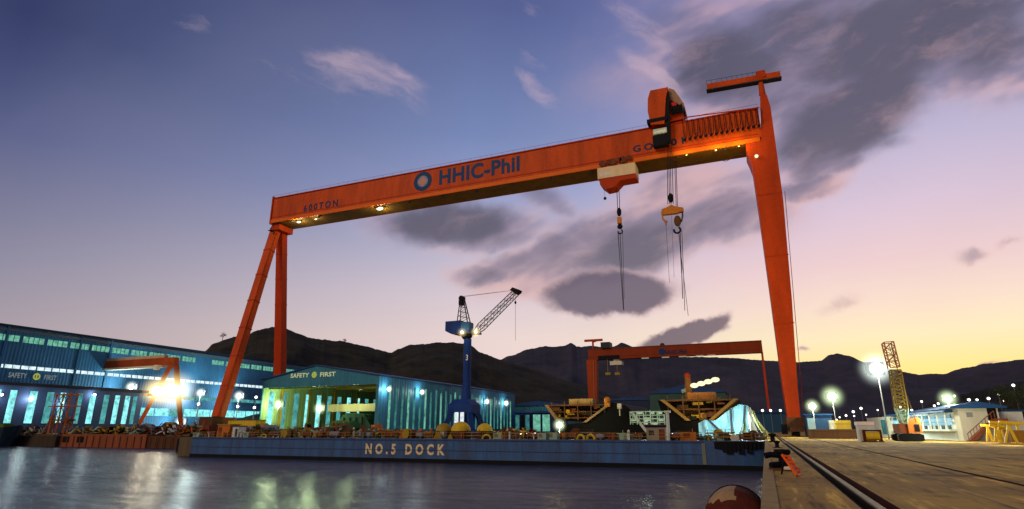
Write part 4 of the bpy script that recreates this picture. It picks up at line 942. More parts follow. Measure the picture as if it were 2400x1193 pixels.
T = thing('site_cabin', 'blue cabin right of the big orange leg', 'cabin', P(1920, 1008, Y=150))
a = P(1893, 1010, Y=150); b = P(1948, 973, Y=150)
MB().box((a.x, 150, 0), (b.x, 158, b.z)).build('wall', paint('cabin_blue', (.03,.08,.19), .6, .35, .5), T)
MB().box((a.x-.3, 149.7, b.z+.01), (b.x+.3, 158.3, b.z+.3)).build('roof', ROOFB, T)
MB().box((a.x+.2, 149.9, .7), (a.x+1.6, 149.99, b.z-.6)).build('door', paint('cabin_pale_blue', (.25,.42,.5), .6, .3, 1), T)
for nm, lab, x0, x1, y0, y1, Y, mt in (('storage_rack', 'dull yellow steel rack right of the blue cabin', 1962, 1992, 985, 1010, 140, YELLOW_D), ('container', 'long low brown container row along the far side of the quay', 1895, 2010, 1006, 1016, 128, BROWN),
        ('container', 'squat white container between the blue cabin and the yellow rack', 1948, 1962, 985, 1012, 145, WHITE), ('site_trailer', 'white roofed trailer behind the yellow capstan', 2014, 2046, 988, 1012, 100, WHITE)):
    a = P(x0, y1, Y=Y); b = P(x1, y0, Y=Y); mb = MB(); mb.box((a.x, Y, 0), (b.x, Y+3, b.z*.82)); mb.mi = 1
    mb.box((a.x-.1, Y-.1, b.z*.82+.01), (b.x+.1, Y+3.1, b.z))
    n = max(2, int((b.x-a.x)/.8))
    mb.mi = 0
    for k in range(n+1): x = a.x+(b.x-a.x)*k/n; mb.box((x-.05, Y-.08, .1), (x+.05, Y-.001, b.z*.8))
    tag(recenter(mb.build(nm, [mt, mt if nm != 'site_trailer' else paint('pink_white', (.85,.72,.68), .6, .1, 1)])), lab, nm.replace('_', ' '))

# white office building at the right
def build_office():
    Y0 = 112.0
    T = thing('office_building', 'long white two storey building with blue roof and a taller wing with an outside stair', 'building', P(2250, 1015, Y=Y0))
    # taller wing, front face
    wl, wr = P(2245, 960, Y=Y0), P(2338, 960, Y=Y0); zt = P(2290, 957, Y=Y0).z
    MB().box((wl.x, Y0, 0), (wr.x, Y0+26, zt)).build('wall', BEIGE, T)
    MB().prism([(wl.x-1.2,Y0-.8,zt+.01),(wl.x-1.2,Y0-.8,zt+.25),((wl.x+wr.x)/2,Y0-.8,zt+1.0),(wr.x+1,Y0-.8,zt+.25),(wr.x+1,Y0-.8,zt+.01)], (0, 28, 0)).build('roof', ROOFB, T)
    q = P(2272, 972, Y=Y0); MB().cbox((q.x, Y0-.04, q.z), (.8, .06, .7)).build('wall_vent', STEEL, T)
    q = P(2325, 975, Y=Y0); MB().box((q.x-.5, Y0-.06, q.z-1.4), (q.x+.6, Y0-.01, q.z+1.2)).build('door', BLACK, T)
    # outside stair: rises to the right
    s0 = P(2265, 1012, Y=Y0-2); s1 = P(2330, 981, Y=Y0-2); mb = MB()
    mb.prism([(s0.x,Y0-2.4,0),(s1.x,Y0-2.4,s1.z),(s1.x+1.5,Y0-2.4,s1.z),(s1.x+1.5,Y0-2.4,s1.z-.4),(s1.x,Y0-2.4,s1.z-.4),(s0.x+.8,Y0-2.4,0)], (0, 1.6, 0))
    for k in range(10): u = k/9; x = s0.x+(s1.x-s0.x)*u; z = s1.z*u; mb.tube((x, Y0-2.4, z), (x, Y0-2.4, z+1.1), .05, 4)
    mb.tube((s0.x, Y0-2.4, 1.1), (s1.x, Y0-2.4, s1.z+1.1), .06, 4); mb.build('stair', RUST, T)
    # long wing running away to the left behind
    L = MB(); xl = P(2075, 975, Y=Y0+60).x; yb = Y0+70
    z2 = P(2225, 966, Y=Y0+3).z
    a0 = Vector((wl.x-.02, Y0+3, 0)); a1 = P(2035, 1005, Y=Y0+62); a1.z = 0; back = Vector((10, 8, 0))
    def wallq(u0, u1, z0, z1, off, name, mat, par, th=.12):
        d = (a1-a0); n_ = Vector((d.y, -d.x, 0)).normalized()
        if n_.dot(CAM-a0) < 0: n_ = -n_
        p0, p1 = a0+d*u0+n_*off, a0+d*u1+n_*off
        mb = MB(); mb.prism([p0+Vector((0,0,z0)), p1+Vector((0,0,z0)), p1+Vector((0,0,z1)), p0+Vector((0,0,z1))], -n_*th); return mb.build(name, mat, par)
    wallq(0, 1, 0, z2, 0, 'wall', WHITE, T, 9)
    wallq(0, .62, z2+.01, z2+.3, 1.2, 'roof', ROOFB, T, 11)
    wallq(.02, .6, z2-1.9, z2-.9, .14, 'window', glow('gallery_lit', (.35,.75,.95), 1.0, .5, .3), T)
    wallq(.02, .62, z2-.85, z2-.3, .16, 'fascia', paint('fascia_teal', (.04,.16,.25), .5, .3, .5), T)
    wallq(0, .62, z2-2.9, z2-2.6, .9, 'gallery_floor', WHITE, T, 1.0)
    for k in range(9): wallq(.02+k*.066, .02+k*.066+.006, z2-2.6, z2, .8, 'column', WHITE, T, .15)
    for k in range(8): wallq(.03+k*.05, .03+k*.05+.022, 1.5, 2.3, .13, 'window', paint('dark_glass', (.05,.07,.08), .2, .2, 1), T)
    wallq(0, .5, 2.75, 2.95, .35, 'string_course', STEEL, T)
    wallq(.70, .76, .6, z2-.6, .16, 'door', TEAL[2], T)
    point('facade_light', P(2180, 972, Y=Y0-9), 2300, (.8,1,.85), T, 1)
    point('facade_light', P(2090, 980, Y=Y0+20), 2200, (.75,1,.95), T, 1)
    point('facade_light', P(2300, 975, Y=Y0-14), 1500, (1,.9,.6), T, 1)
build_office()

# crawler crane with its boom: lattice above, dark tower below
def build_crawler():
    Y0 = 104.0
    def q(x, y, dy=0): return P(x, y, Y=Y0+dy)
    b = q(2135, 1018); T = thing('crawler_crane', 'orange crawler crane with a tall boom, lattice at the top and brown below', 'crawler crane', (b.x, Y0, 0))
    xs = (q(2102,1000).x, q(2162,1000).x)
    for dy in (0, 5): 
        mb = MB(); mb.prism([(xs[0],Y0+dy,.15),(xs[0]+.5,Y0+dy,0),(xs[1]-.5,Y0+dy,0),(xs[1],Y0+dy,.15),(xs[1],Y0+dy,.9),(xs[1]-.5,Y0+dy,1.1),(xs[0]+.5,Y0+dy,1.1),(xs[0],Y0+dy,.9)], (0, 1.0, 0)); mb.build('track', BLACK, T)
    z1 = q(2120,993).z; z2 = q(2145,984).z
    MB().box((xs[0]+.3, Y0+.2, 1.15), (q(2126,1000).x, Y0+5, z1)).build('chassis', RUST, T)
    h = MB().box((q(2128,1000).x, Y0, 1.15), (q(2160,1000).x, Y0+5.2, z2)).prism([(q(2128,985).x, Y0, z2),(q(2152,985).x, Y0, z2+.4),(q(2160,985).x, Y0, z2)], (0, 5.2, 0)).build('machine_house', RUSTO, T)
    MB().box((q(2143,1000).x, Y0-.06, 1.4), (q(2155,1000).x, Y0-.01, 2.4)).build('grille', BLACK, h)
    # boom in two sections leaning to the left
    def lat(pa, pb, w0, w1, K, r, nm, mat, dd=1.0):
        mb = MB(); d = (pb-pa).normalized(); n_ = Vector((d.z, 0, -d.x))
        def c(u, i, j): return pa.lerp(pb, u)+n_*(w0+(w1-w0)*u)*i+Vector((0, dd*j, 0))
        for i in (-1, 1):
            for j in (-1, 1): mb.tube(c(0,i,j), c(1,i,j), r, 5)
        for k in range(K):
            a_, b_ = k/K, (k+1)/K
            for j in (-1, 1): mb.tube(c(b_,-1,j), c(b_,1,j), r*.75, 4); mb.tube(c(a_,-1 if k%2 else 1,j), c(b_,1 if k%2 else -1,j), r*.6, 4)
            for i in (-1, 1): mb.tube(c(a_,i,-1), c(b_,i,1), r*.6, 4); mb.tube(c(b_,i,-1), c(b_,i,1), r*.6, 4)
        mb.tube(c(0,-1,-1), c(0,1,-1), r, 4); return mb.build(nm, mat, T)
    w = abs(q(2104,860).x-q(2072,860).x)/2*.86
    lat(q(2095, 862), q(2080, 803), w*.82, w*.82, 4, .10, 'boom_tip', paint('tip_lit_red', (.50,.20,.11), .6, .4, 1))  # reddish tip, brightened in its colour to look lit
    lat(q(2112, 958), q(2097, 868), w*.9, w*.8, 10, .11, 'boom', paint('boom_lit_olive', (.26,.17,.025), .6, .4, 1))  # olive boom, lamp light put into its colour as yellow
    lat(q(2118, 992), q(2112, 958), w*.35, w*.9, 4, .12, 'boom_foot', GREEN_P)
    MB().tube(q(2081,803), q(2148,990), .05, 4).build('pendant_rope', BROWN, T)
build_crawler()

# ------------------------------------------------------------ yard lamps at the right
for x, y, dist, r, m, ms, pw, hl, lab in (
    (2055, 864, 120, 20, BULB, HALO_W, 9000, 2.6, 'most dazzling floodlight, high on a slim mast left of the crawler crane boom'),
    (1950, 929, 150, 13, BULB_G, HALO_G, 6000, 2.8, 'greenish floodlight above the blue cabin, right of the big orange leg'),
    (1904, 952, 140, 10, BULB_G, HALO_G, 4000, 2.4, 'greenish floodlight close beside the big orange leg'),
    (2221, 934, 130, 9, BULB_G, HALO_G, 4000, 3.0, 'floodlight above the roof of the white building')):
    lamp('yard_lamp', x, y, dist, r, m, ms, lab, 'bright floodlights on the right of the quay', True, pw, (.95,1,.75), hl)
tiny = [(2000,965,5),(2018,957,5),(2057,961,3),(2110,954,4),(2160,941,4),(2237,928,4),(2271,937,5),(2290,937,4),(2317,934,5),(2375,903,5),(2137,961,4),(2190,951,4),(2199,946,4),(1983,974,4),(1960,984,4),(2002,975,3),(2285,962,3),(1968,978,3),(2030,972,3),(2340,925,3),(2352,940,2.5)]
for x, y, r in tiny:
    dist = 150+abs(x-2150)*.3+r*10
    lamp('street_lamp', x, y, dist, r*.8, BULB_S, None, 'small white lamp on a post among the scattered lights of the far yard', 'scattered small lamps of the far yard', True)
for x, y, r in ((1234,1018,5),(1221,1018,4),(1245,1018,4),(1254,1016,4),(1268,1018,4),(1288,1018,4),(1300,1018,4),(1192,1017,4)):
    p = P(x, y, Y=110); lamp('dock_lamp', x, y, 0, r*.8, BULB_S, None, 'small white lamp low behind the gate, left of the first ship', 'row of low lamps behind the gate', True, 0, plane=p, head=False)
lamp('dock_lamp', 1311, 996, 0, 10, BULB_G, HALO_G, 'glaring green-white work lamp at the foot of the first ship', None, True, 6000, (.9,1,.6), 2.4, plane=P(1311, 996, Y=185))
lamp('dock_lamp', 1578, 1018, 0, 5, BULB_S, None, 'white lamp beside the white post between the ships', None, True, 0, plane=P(1578, 1018, Y=120))
lamp('dock_lamp', 1058, 952, 0, 6, BULB, HALO_W, 'white lamp left of the portal of the blue jib crane', None, True, 900, (.8,1,1), 2.0, plane=P(1053, 952, Y=215))

# ------------------------------------------------------------ dock gate
def build_gate():
    Y = 92.0
    x0, x1 = P(448, 1040, Y=Y).x, P(1797, 1060, Y=Y).x
    zt = P(1700, 1036, Y=Y).z; zt = (zt+P(600, 1024, Y=Y).z)/2
    print('gate', x0, x1, zt)
    T = thing('dock_gate', 'long blue floating dock gate lettered NO.5 DOCK', 'dock gate', ((x0+x1)/2, Y, WATER_Z))
    mb = MB()
    mb.prism([(x0, Y, WATER_Z-1),(x0, Y, zt),(x0-2.5, Y+4, zt),(x0-2.5, Y+4, WATER_Z-1)], (0,.01,0)) if False else None
    # hull with chamfered ends; right end curves back into shadow
    xc = P(1650, 1060, Y=Y).x
    out = [(x0-4, Y+4.5), (x0, Y), (xc, Y), (xc+2, Y+.02)]
    n = 10
    for k in range(1, n+1): u = k/n; out.append((xc+2+(x1-xc-2)*u, Y+.02+2.4*u*u))
    out += [(x1, Y+6.8), (x0-4, Y+6.8)]
    A = [(x, y, WATER_Z-1.2) for x, y in out]; B = [(x, y, zt) for x, y in out]
    mb.loft(A, B)
    hull = mb.build('hull', BLUE_GATE, T)
    mb = MB(); mb.box((x0, Y-.06, WATER_Z-.3), (x1-.5, Y-.005, WATER_Z+.55)); mb.build('boot_topping', BLACK, hull)
    mb = MB(); mb.box((x0, Y-.16, zt-.26), (xc, Y-.01, zt-.04)); mb.box((x0, Y-.10, zt-1.9), (xc, Y-.01, zt-1.8)); mb.build('rubbing_strake', paint('gate_edge', (.05,.09,.2), .5, .4, 1), hull)
    mb = MB(); mb.box((xc-.25, Y-.12, WATER_Z+.6), (xc+.25, Y-.01, zt-.3)); mb.build('draught_board', paint('board_olive', (.2,.22,.16), .6, .4, 2), hull)
    mb = MB()
    for k in range(16):
        xx = x0+5+k*(xc-x0-8)/15; mb.box((xx-.035, Y-.03, WATER_Z+.6), (xx+.035, Y-.004, zt-.3))
    mb.build('weld_seam', paint('gate_edge', (.05,.09,.2)), hull)
    a = P(856, 1064, Y=Y); b = P(1042, 1068, Y=Y); tp = P(856, 1039, Y=Y)
    lettering('lettering', 'NO.5 DOCK', (a.x, Y, a.z), b.x-a.x, tp.z-a.z, LETTER_Y, hull, 'front', .04, 1.7, .04)
    # fender pads hanging at the right end (dark shaggy rubber)
    for k in range(12):
        u = k/12; xx = xc+1.5+(x1-xc-2)*u; yy = Y+.02+2.4*u*u-.25
        MB().box((xx, yy, zt-.9-random.random()*.9), (xx+.75, yy+.2, zt-.06)).build('rubber_pad', BLACK, hull)
    # guard rail
    mb = MB(); xx = x0+.5
    while xx < x1-4: mb.tube((xx, Y+.35, zt), (xx, Y+.35, zt+1.05), .035, 4); xx += 2
    for h in (.55, 1.05): mb.tube((x0+.5, Y+.35, zt+h), (x1-4, Y+.35, zt+h), .03, 4)
    mb.build('guard_rail', YELLOW_D, T)
    return x0, x1, zt, Y
gx0, gx1, gz, gY = build_gate()

# ------------------------------------------------------------ clutter on and behind the gate
def proto(name, parts, cat):
    o = thing(name, '', cat, (0,0,-500))
    for nm, fn, mat in parts:
        mb = MB(); fn(mb); b = mb.build(nm, mat); b.parent = o
    return o
def k_reel(mb):
    for s_ in (-.45, .45): mb.lathe((0,0,1.1), [(0,s_-.05),(1.1,s_-.05),(1.1,s_+.05),(0,s_+.05)], 16, 'Y')
def k_reel2(mb): mb.lathe((0,0,1.1), [(.55,-.39),(.85,-.39),(.85,.39),(.55,.39)], 14, 'Y')
def k_crate(mb):
    mb.box((-.9,-.7,.1),(.9,.7,1.3)); 
    for x in (-.9,-.3,.3,.9): mb.box((x-.06,-.75,0),(x+.06,-.701,1.4))
    mb.box((-.95,-.74,1.301),(.95,.74,1.4))
def k_drum(mb): mb.lathe((0,0,0), [(0,0),(.3,0),(.3,.3),(.32,.31),(.3,.33),(.3,.6),(.32,.61),(.3,.63),(.3,.9),(0,.9)], 12)
def k_spool(mb): mb.ring((0,0,.0), 1.0, .22, 'Y', 10, 8, 0, math.pi)
def k_spoolf(mb): mb.lathe((-1.0,0,0), [(0,0),(.38,0),(.38,.12),(0,.12)], 12); mb.lathe((1.0,0,0), [(0,0),(.38,0),(.38,.12),(0,.12)], 12)
def k_tyre(mb): mb.ring((0,0,.62), .42, .2, 'Y', 16, 8)
def k_gen(mb): mb.box((-1.3,-.6,.25),(1.3,.6,1.5)); mb.box((-1.4,-.65,.0),(1.4,.65,.24)); mb.tube((.8,0,1.5),(.8,0,2.1),.08,6)
def k_geng(mb):
    for k in range(6): mb.box((-1.0,-.63,.5+k*.14),(.2,-.601,.57+k*.14))
def k_winchf(mb): mb.box((-.9,-.8,0),(.9,.8,.2)); mb.prism([(-.8,-.7,.2),(-.3,-.7,1.3),(.3,-.7,1.3),(.8,-.7,.2)],(0,.12,0)); mb.prism([(-.8,.58,.2),(-.3,.58,1.3),(.3,.58,1.3),(.8,.58,.2)],(0,.12,0))
def k_winchd(mb): mb.lathe((0,0,.95), [(0,-.57),(.5,-.57),(.5,-.5),(.33,-.48),(.33,.48),(.5,.5),(.5,.57),(0,.57)], 12, 'Y')
def k_rack(mb):
    for x in (-1.5, 1.5):
        for y in (-.5, .5): mb.tube((x,y,0),(x,y,2.2),.06,4)
    for z in (.6,1.3,2.0):
        mb.box((-1.55,-.55,z),(1.55,.55,z+.06))
def k_rackp(mb):
    for z in (.76,1.46): 
        for k in range(3): mb.tube((-1.7,-.3+k*.28,z),(1.7,-.3+k*.28,z),.11,6)
def k_vent(mb): mb.path([(0,0,0),(0,0,1.1),(0,-.15,1.45),(0,-.5,1.6)], .22, 8)
def k_tank(mb): mb.lathe((0,0,.85), [(0,-1.3),(.45,-1.2),(.6,-1.0),(.6,1.0),(.45,1.2),(0,1.3)], 14, 'X')
def k_tankl(mb): mb.box((-.9,-.5,0),(-.7,.5,.45))
def k_tankr(mb): mb.box((.7,-.5,0),(.9,.5,.45))
KINDS = []
def addkind(name, cat, cname, mats, parts): KINDS.append((name, cat, cname, [proto(name, [(pn, fn, m if m else mats) for pn, fn, m in parts], cat)]))
combos = [('cable_reel', 'cable reel', 'brown wooden', BROWN, [('flange', k_reel, None), ('cable', k_reel2, BLACK)]), ('cable_reel', 'cable reel', 'dull yellow', YELLOW_D, [('flange', k_reel, None), ('cable', k_reel2, RUST)]),
    ('crate', 'crate', 'rust red', RUST, [('crate_body', k_crate, None)]), ('crate', 'crate', 'tan', BEIGE, [('crate_body', k_crate, None)]), ('oil_drum', 'drum', 'dark green', GREEN_D, [('drum_body', k_drum, None)]), ('oil_drum', 'drum', 'orange', RUSTO, [('drum_body', k_drum, None)]),
    ('pipe_bend', 'pipe', 'rusty arched', RUST, [('pipe', k_spool, None), ('flange', k_spoolf, BROWN)]), ('pipe_bend', 'pipe', 'yellow arched', YELLOW, [('pipe', k_spool, None), ('flange', k_spoolf, YELLOW_D)]), ('tyre_fender', 'tyre', 'black', BLACK, [('tyre', k_tyre, None)]),
    ('generator', 'generator', 'pale green', GREEN_P, [('housing', k_gen, None), ('grille', k_geng, BLACK)]), ('generator', 'generator', 'orange', RUSTO, [('housing', k_gen, None), ('grille', k_geng, BLACK)]),
    ('winch', 'winch', 'dull yellow', YELLOW_D, [('frame', k_winchf, None), ('drum', k_winchd, BROWN)]), ('pipe_rack', 'rack', 'brown', BROWN, [('frame', k_rack, None), ('pipe', k_rackp, STEEL)]), ('pipe_rack', 'rack', 'dull yellow', YELLOW_D, [('frame', k_rack, None), ('pipe', k_rackp, RUST)]),
    ('vent_pipe', 'vent', 'cream gooseneck', CREAM, [('pipe', k_vent, None)]), ('gas_tank', 'tank', 'grey', STEEL, [('tank_body', k_tank, None), ('cradle', k_tankl, BROWN), ('cradle', k_tankr, BROWN)]), ('gas_tank', 'tank', 'rust red', RUST, [('tank_body', k_tank, None), ('cradle', k_tankl, BROWN), ('cradle', k_tankr, BROWN)])]
for c in combos: addkind(*c)
def zone(px):
    for lim, s_ in ((640,'left of the open hall'), (890,'in front of the open hall'), (1030,'in front of the hall side'), (1150,'around the blue jib crane'), (1290,'left of the first ship'), (1520,'in front of the first ship'), (1640,'in front of the second ship')):
        if px < lim: return s_
    return 'by the pale covers at the right'
used = set()
def place(kind, px, Y, rz, sc, row, base):
    name, cat, cname, (pr,) = kind
    p = P(px, 1020, Y=Y)
    if name in used and False: pass
    o = copy_tree(pr, (p.x, Y, base), rz, sc)
    w = {0:'standing on the blue gate', 1:'on the ground behind the blue gate', 2:'on the far quay'}[row]
    lab = '%s %s %s, %s' % (cname, cat, w, zone(px)); o['label'] = lab; o['group'] = '%s %ss %s %s' % (cname, cat, w, zone(px))
px = 462
while px < 1778:                               # on the gate's deck
    if not (1500 < px < 1575): place(random.choice(KINDS), px, gY+1.6+random.random()*4.2, random.uniform(-.5,.5), random.uniform(.55,.85), 0, gz)
    px += random.uniform(7, 13)
px = 250
while px < 1290:                               # ground beyond the left dock wall, tall stuff
    Y = random.uniform(134, 160)
    X = P(px, 1020, Y=Y).x
    if X < -104: place(random.choice(KINDS), px, Y, random.uniform(-.8,.8), random.uniform(1.1, 2.0), 2, 0)
    px += random.uniform(7, 13)
for kk in KINDS:                               # the source objects are not part of the scene
    for pr in kk[3]:
        for ch in list(pr.children): bpy.data.objects.remove(ch)
        bpy.data.objects.remove(pr)

# yellow domes beside the jib crane, small cabin, left junk
for x, r, lab in ((1040, 18, 'small dull yellow dome left of the blue jib crane base'), (1080, 22, 'largest bright yellow dome in front of the blue jib crane base'), (1136, 18, 'yellow dome right of the blue jib crane base')):
    p = P(x, 1020, Y=gY+5); rr = r/1371*(p-CAM).length*1.0
    T = thing('ventilator_dome', lab, 'dome', (p.x, gY+5, gz), 'yellow domes on the dock gate')
    MB().lathe((p.x, gY+5, gz+1.3), [(rr, 0)]+[(rr*math.cos(a*math.pi/16), rr*.92*math.sin(a*math.pi/16)) for a in range(1, 9)], 22).build('dome', YELLOW if x != 1040 else YELLOW_D, T, smooth=True)
    MB().lathe((p.x, gY+5, gz), [(0,0),(rr*1.05,0),(rr*1.05,1.29),(0,1.29)], 20).build('base_ring', BROWN, T)
def boxthing(name, label, x0, x1, y0, y1, Y, mats, cat, depth=3, z0=None, extras=None):
    a = P(x0, y1, Y=Y); b = P(x1, y0, Y=Y); zz0 = a.z if z0 is None else z0
    T = thing(name, label, cat, ((a.x+b.x)/2, Y, zz0))
    MB().box((a.x, Y, zz0), (b.x, Y+depth, b.z)).build('wall', mats[0], T)
    MB().box((a.x-.15, Y-.15, b.z+.005), (b.x+.15, Y+depth+.15, b.z+.2)).build('roof', mats[1], T)
    if extras:
        for nm, u0, u1, v0, v1, m in extras:
            MB().box((a.x+(b.x-a.x)*u0, Y-.07, zz0+(b.z-zz0)*v0), (a.x+(b.x-a.x)*u1, Y-.005, zz0+(b.z-zz0)*v1)).build(nm, m, T)
    return T
boxthing('site_cabin', 'beige cabin with a red-brown door between the two ships', 1516, 1560, 1001, 1031, gY+2, (paint('dim_beige', (.30,.25,.17), .7, .3, .5), BLACK), 'cabin', 2.5, gz, [('door', .64, .92, .05, .85, RUST), ('window', .12, .38, .4, .75, DARKGR)])
boxthing('site_cabin', 'orange cabin on the left end of the blue gate', 508, 540, 996, 1024, gY+3, (RUSTO, YELLOW_D), 'cabin', 2.5, gz, [('door', .1, .35, .05, .8, RUST)])
boxthing('site_cabin', 'small white hut right of the orange cabin on the gate', 543, 560, 1000, 1024, gY+3, (WHITE, DARKGR), 'cabin', 2, gz, [('door', .5, .85, .05, .8, DARKGR)])
T = boxthing('conveyor_platform', 'yellow platform beside the foot of the leaning orange leg', 533, 600, 985, 1000, 150, (YELLOW, GREEN_D), 'platform', 4, 0)
boxthing('site_cabin', 'brown box van body left of the leaning orange leg', 466, 500, 978, 1002, 146, (BROWN, RUST), 'cabin', 4, 0, [('door', .2, .5, .05, .8, RUST)])
# white post between the ships
q = P(1567, 1030, Y=gY+2); tp = P(1564, 968, Y=gY+2)
mb = MB(); mb.tube((q.x, gY+2, gz), (tp.x, gY+2, tp.z), .3, 8, .22); mb.cbox((tp.x, gY+2, tp.z+.2), (.9,.5,.3)); tag(recenter(mb.build('signal_post', WHITE)), 'thick white post between the two ships beside the beige cabin', 'post')

# left quay: rust-red lit pontoon, dark dolphins, orange scaffold
Yq = 130.5
def at_quay(x0, x1, y0, y1, dz=0): return P(x0, y1, Y=Yq), P(x1, y0, Y=Yq)
T = thing('mooring_pontoon', 'rust red pontoon moored along the left quay', 'pontoon', P(290, 1048, Y=128))
a, b = P(152, 1047, Y=127), P(432, 1018, Y=127)
PONT = paint('pontoon_red', (.30,.085,.035), .7, .45, .6)
MB().box((a.x, 125.5, WATER_Z-.6), (P(352,1040,Y=127).x, 130.8, .15)).build('hull', PONT, T)
MB().box((P(352,1040,Y=127).x+.01, 126, WATER_Z-.6), (b.x, 130.8, -.35)).build('hull', BROWN, T)
for x in (166, 200): q = P(x, 1030, Y=127); MB().box((q.x-1.6, 125.4, -2.4), (q.x+1.6, 125.49, -.6)).build('opening', BLACK, T)
for k in range(18): x = a.x+(b.x-a.x)*k/17; MB().box((x-.12, 125.3, WATER_Z), (x+.12, 125.49, -.4)).build('frame_rib', RUST, T)
mb = MB(); mb.box((-420, 124.5, WATER_Z-.5), (a.x-1, 131, -.4)); mb.box((a.x-9, 124.4, WATER_Z-.5), (a.x-1.02, 124.49, -1.2))
for k in range(30): mb.box((-410+k*6.0, 124.2, WATER_Z), (-409+k*6.0, 124.49, -.3))
tag(recenter(mb.build('quay_pontoon', paint('dark_brown_timber', (.07,.05,.03), .8, .5, .6))), 'dark low timber jetty at the far left waterline', 'jetty')
mb = MB(); q0, q1 = P(430, 1048, Y=110), P(462, 1020, Y=110); mb.box((q0.x, 108, WATER_Z-1), (q1.x, 114, -.6)); mb.lathe(((q0.x+q1.x)/2, 111, -.6), [(0,0),(1.2,0),(1.2,1.1),(1.5,1.2),(0,1.3)], 12)
tag(recenter(mb.build('mooring_dolphin', BLACK)), 'black mooring dolphin at the left end of the blue gate', 'dolphin')
# green work boat
T = thing('work_boat', 'dark green work boat lying at the far left quay', 'boat', P(18, 1008, Y=127))
a, b = P(-40, 1008, Y=122), P(48, 990, Y=122)
mb = MB(); mb.loft([(a.x,118,-3.6),(b.x-3,118.8,-3.6),(b.x-1,121,-3.6),(b.x-3,123.2,-3.6),(a.x,124,-3.6)], [(a.x,117.6,2.0),(b.x-1,118.2,2.2),(b.x+2.5,121,2.9),(b.x-1,123.8,2.2),(a.x,124.4,2.0)]); mb.build('hull', paint('boat_navy', (.015,.03,.05), .5, .4, 1), T)
MB().box((a.x, 119.5, 2.21), (b.x-4, 122.5, 3.3)).build('deckhouse', paint('boat_olive', (.10,.16,.03), .6, .4, 1), T)
# orange scaffold tower
Y0 = 128.5; T = thing('scaffold_tower', 'orange steel scaffold tower in front of the striped shed', 'scaffold', P(142, 1015, Y=Y0))
xs = [P(x, 960, Y=Y0).x for x in (126, 142, 160)]; zs = [P(140, y, Y=Y0).z for y in (1012, 985, 952, 925)]
mb = MB()
for x in xs:
    for dy in (0, 2.2): mb.tube((x, Y0+dy, .15), (x, Y0+dy, zs[3]+.5), .22, 6)
for i, z in enumerate(zs[1:]):
    for dy in (0, 2.2): mb.tube((xs[0]-(3 if i == 1 else 1), Y0+dy, z), (xs[2]+(3 if i == 1 else 1), Y0+dy, z), .2, 6)
mb.build('frame', RUSTO, T)
mb = MB()
for i in range(3):
    for k in range(2): mb.tube((xs[k], Y0, max(.15, zs[i])), (xs[k+1], Y0, zs[i+1]), .12, 5); mb.tube((xs[k+1], Y0, max(.15, zs[i])), (xs[k], Y0, zs[i+1]), .12, 5)
mb.build('cross_brace', RUST, T)
MB().box((xs[0]-1, Y0-.3, zs[1]+.1), (xs[2]+1, Y0+2.5, zs[1]+.3)).build('platform', BROWN, T)
T = thing('scaffold_tower', 'short orange trestle between the scaffold and the rust red pontoon', 'scaffold', P(112, 1015, Y=129))
mb = MB()
for x in (108, 118, 152):
    p = P(x, 1000, Y=129); q = P(x+6, 990, Y=129); mb.tube((p.x-1.2, 129, .1), (p.x, 130, q.z+2), .2, 6); mb.tube((p.x+1.6, 129, .1), (p.x, 130, q.z+2), .2, 6)
mb.tube((P(104,990,Y=129).x, 130, 3.4), (P(160,990,Y=129).x, 130, 3.4), .25, 6); mb.build('frame', RUSTO, T)
# heaps and tall stuff in front of the sheds
def scrap(px0, px1, pyt, Y, mats, label):
    a = P(px0, 1015, Y=Y); b = P(px1, pyt, Y=Y)
    T = thing('steel_scrap_heap', label, 'scrap heap', ((a.x+b.x)/2, Y, 0))
    rnd = random.Random(px0)
    for m in mats:
        mb = MB()
        for k in range(26):
            u = rnd.random(); x = a.x+(b.x-a.x)*u; h = b.z*(1-abs(u-.5)*1.3)*rnd.uniform(.2, 1)
            c = Vector((x, Y+rnd.uniform(-2.5, 2.5), h*.7)); d = Vector((rnd.uniform(-1,1), rnd.uniform(-1,1), rnd.uniform(-.5,.9))).normalized()*rnd.uniform(.8, 2.2)
            p0, p1 = c-d, c+d; p0.z = max(.15, p0.z); p1.z = max(.15, p1.z)
            (mb.tube(p0, p1, rnd.uniform(.1,.28), 6) if rnd.random() < .45 else mb.bar(p0, p1, rnd.uniform(.2,1.3), rnd.uniform(.1,.5)))
        mb.build('scrap_piece', m, T)
scrap(315, 345, 990, 133, [BROWN, RUST, GREEN_P], 'reddish heap of steel pieces left of the brown van body')
scrap(345, 385, 988, 134, [RUST, STEEL, BROWN], 'rusty and grey heap of steel pieces above the pontoon end')
scrap(385, 425, 992, 133, [WHITE, BROWN, RUST], 'heap of pale and rusty offcuts near the lowest left floodlight')
scrap(425, 470, 990, 133, [RUSTO, GREEN_D, RUST], 'orange and green heap of steel left of the near crane foot')
scrap(160, 240, 998, 132, [YELLOW_D, DARKGR, GREEN_P], 'yellowish heap of fittings right of the orange scaffold')
scrap(240, 315, 1000, 132, [YELLOW, BLACK, YELLOW_D], 'black and yellow heap of fittings before the striped shed end')
scrap(50, 105, 996, 132, [BROWN, DARKGR, BEIGE], 'grey-brown heap left of the orange scaffold')
scrap(560, 640, 1000, 130, [BROWN, RUST, GREEN_D], 'brown heap of steel at the left corner of the open hall')
scrap(640, 760, 1000, 133, [GREEN_P, RUST, YELLOW_D], 'pale green and rust heap in front of the open hall')
scrap(760, 880, 1003, 133, [RUST, GREEN_D, GREEN_P], 'dark green and rust heap before the right part of the open hall')
scrap(880, 1000, 1004, 133, [RUST, RUSTO, YELLOW_D], 'orange heap of pipes in front of the hall side')
scrap(1150, 1250, 1008, 140, [YELLOW, BROWN, RUST], 'yellow heap of fittings right of the jib crane')

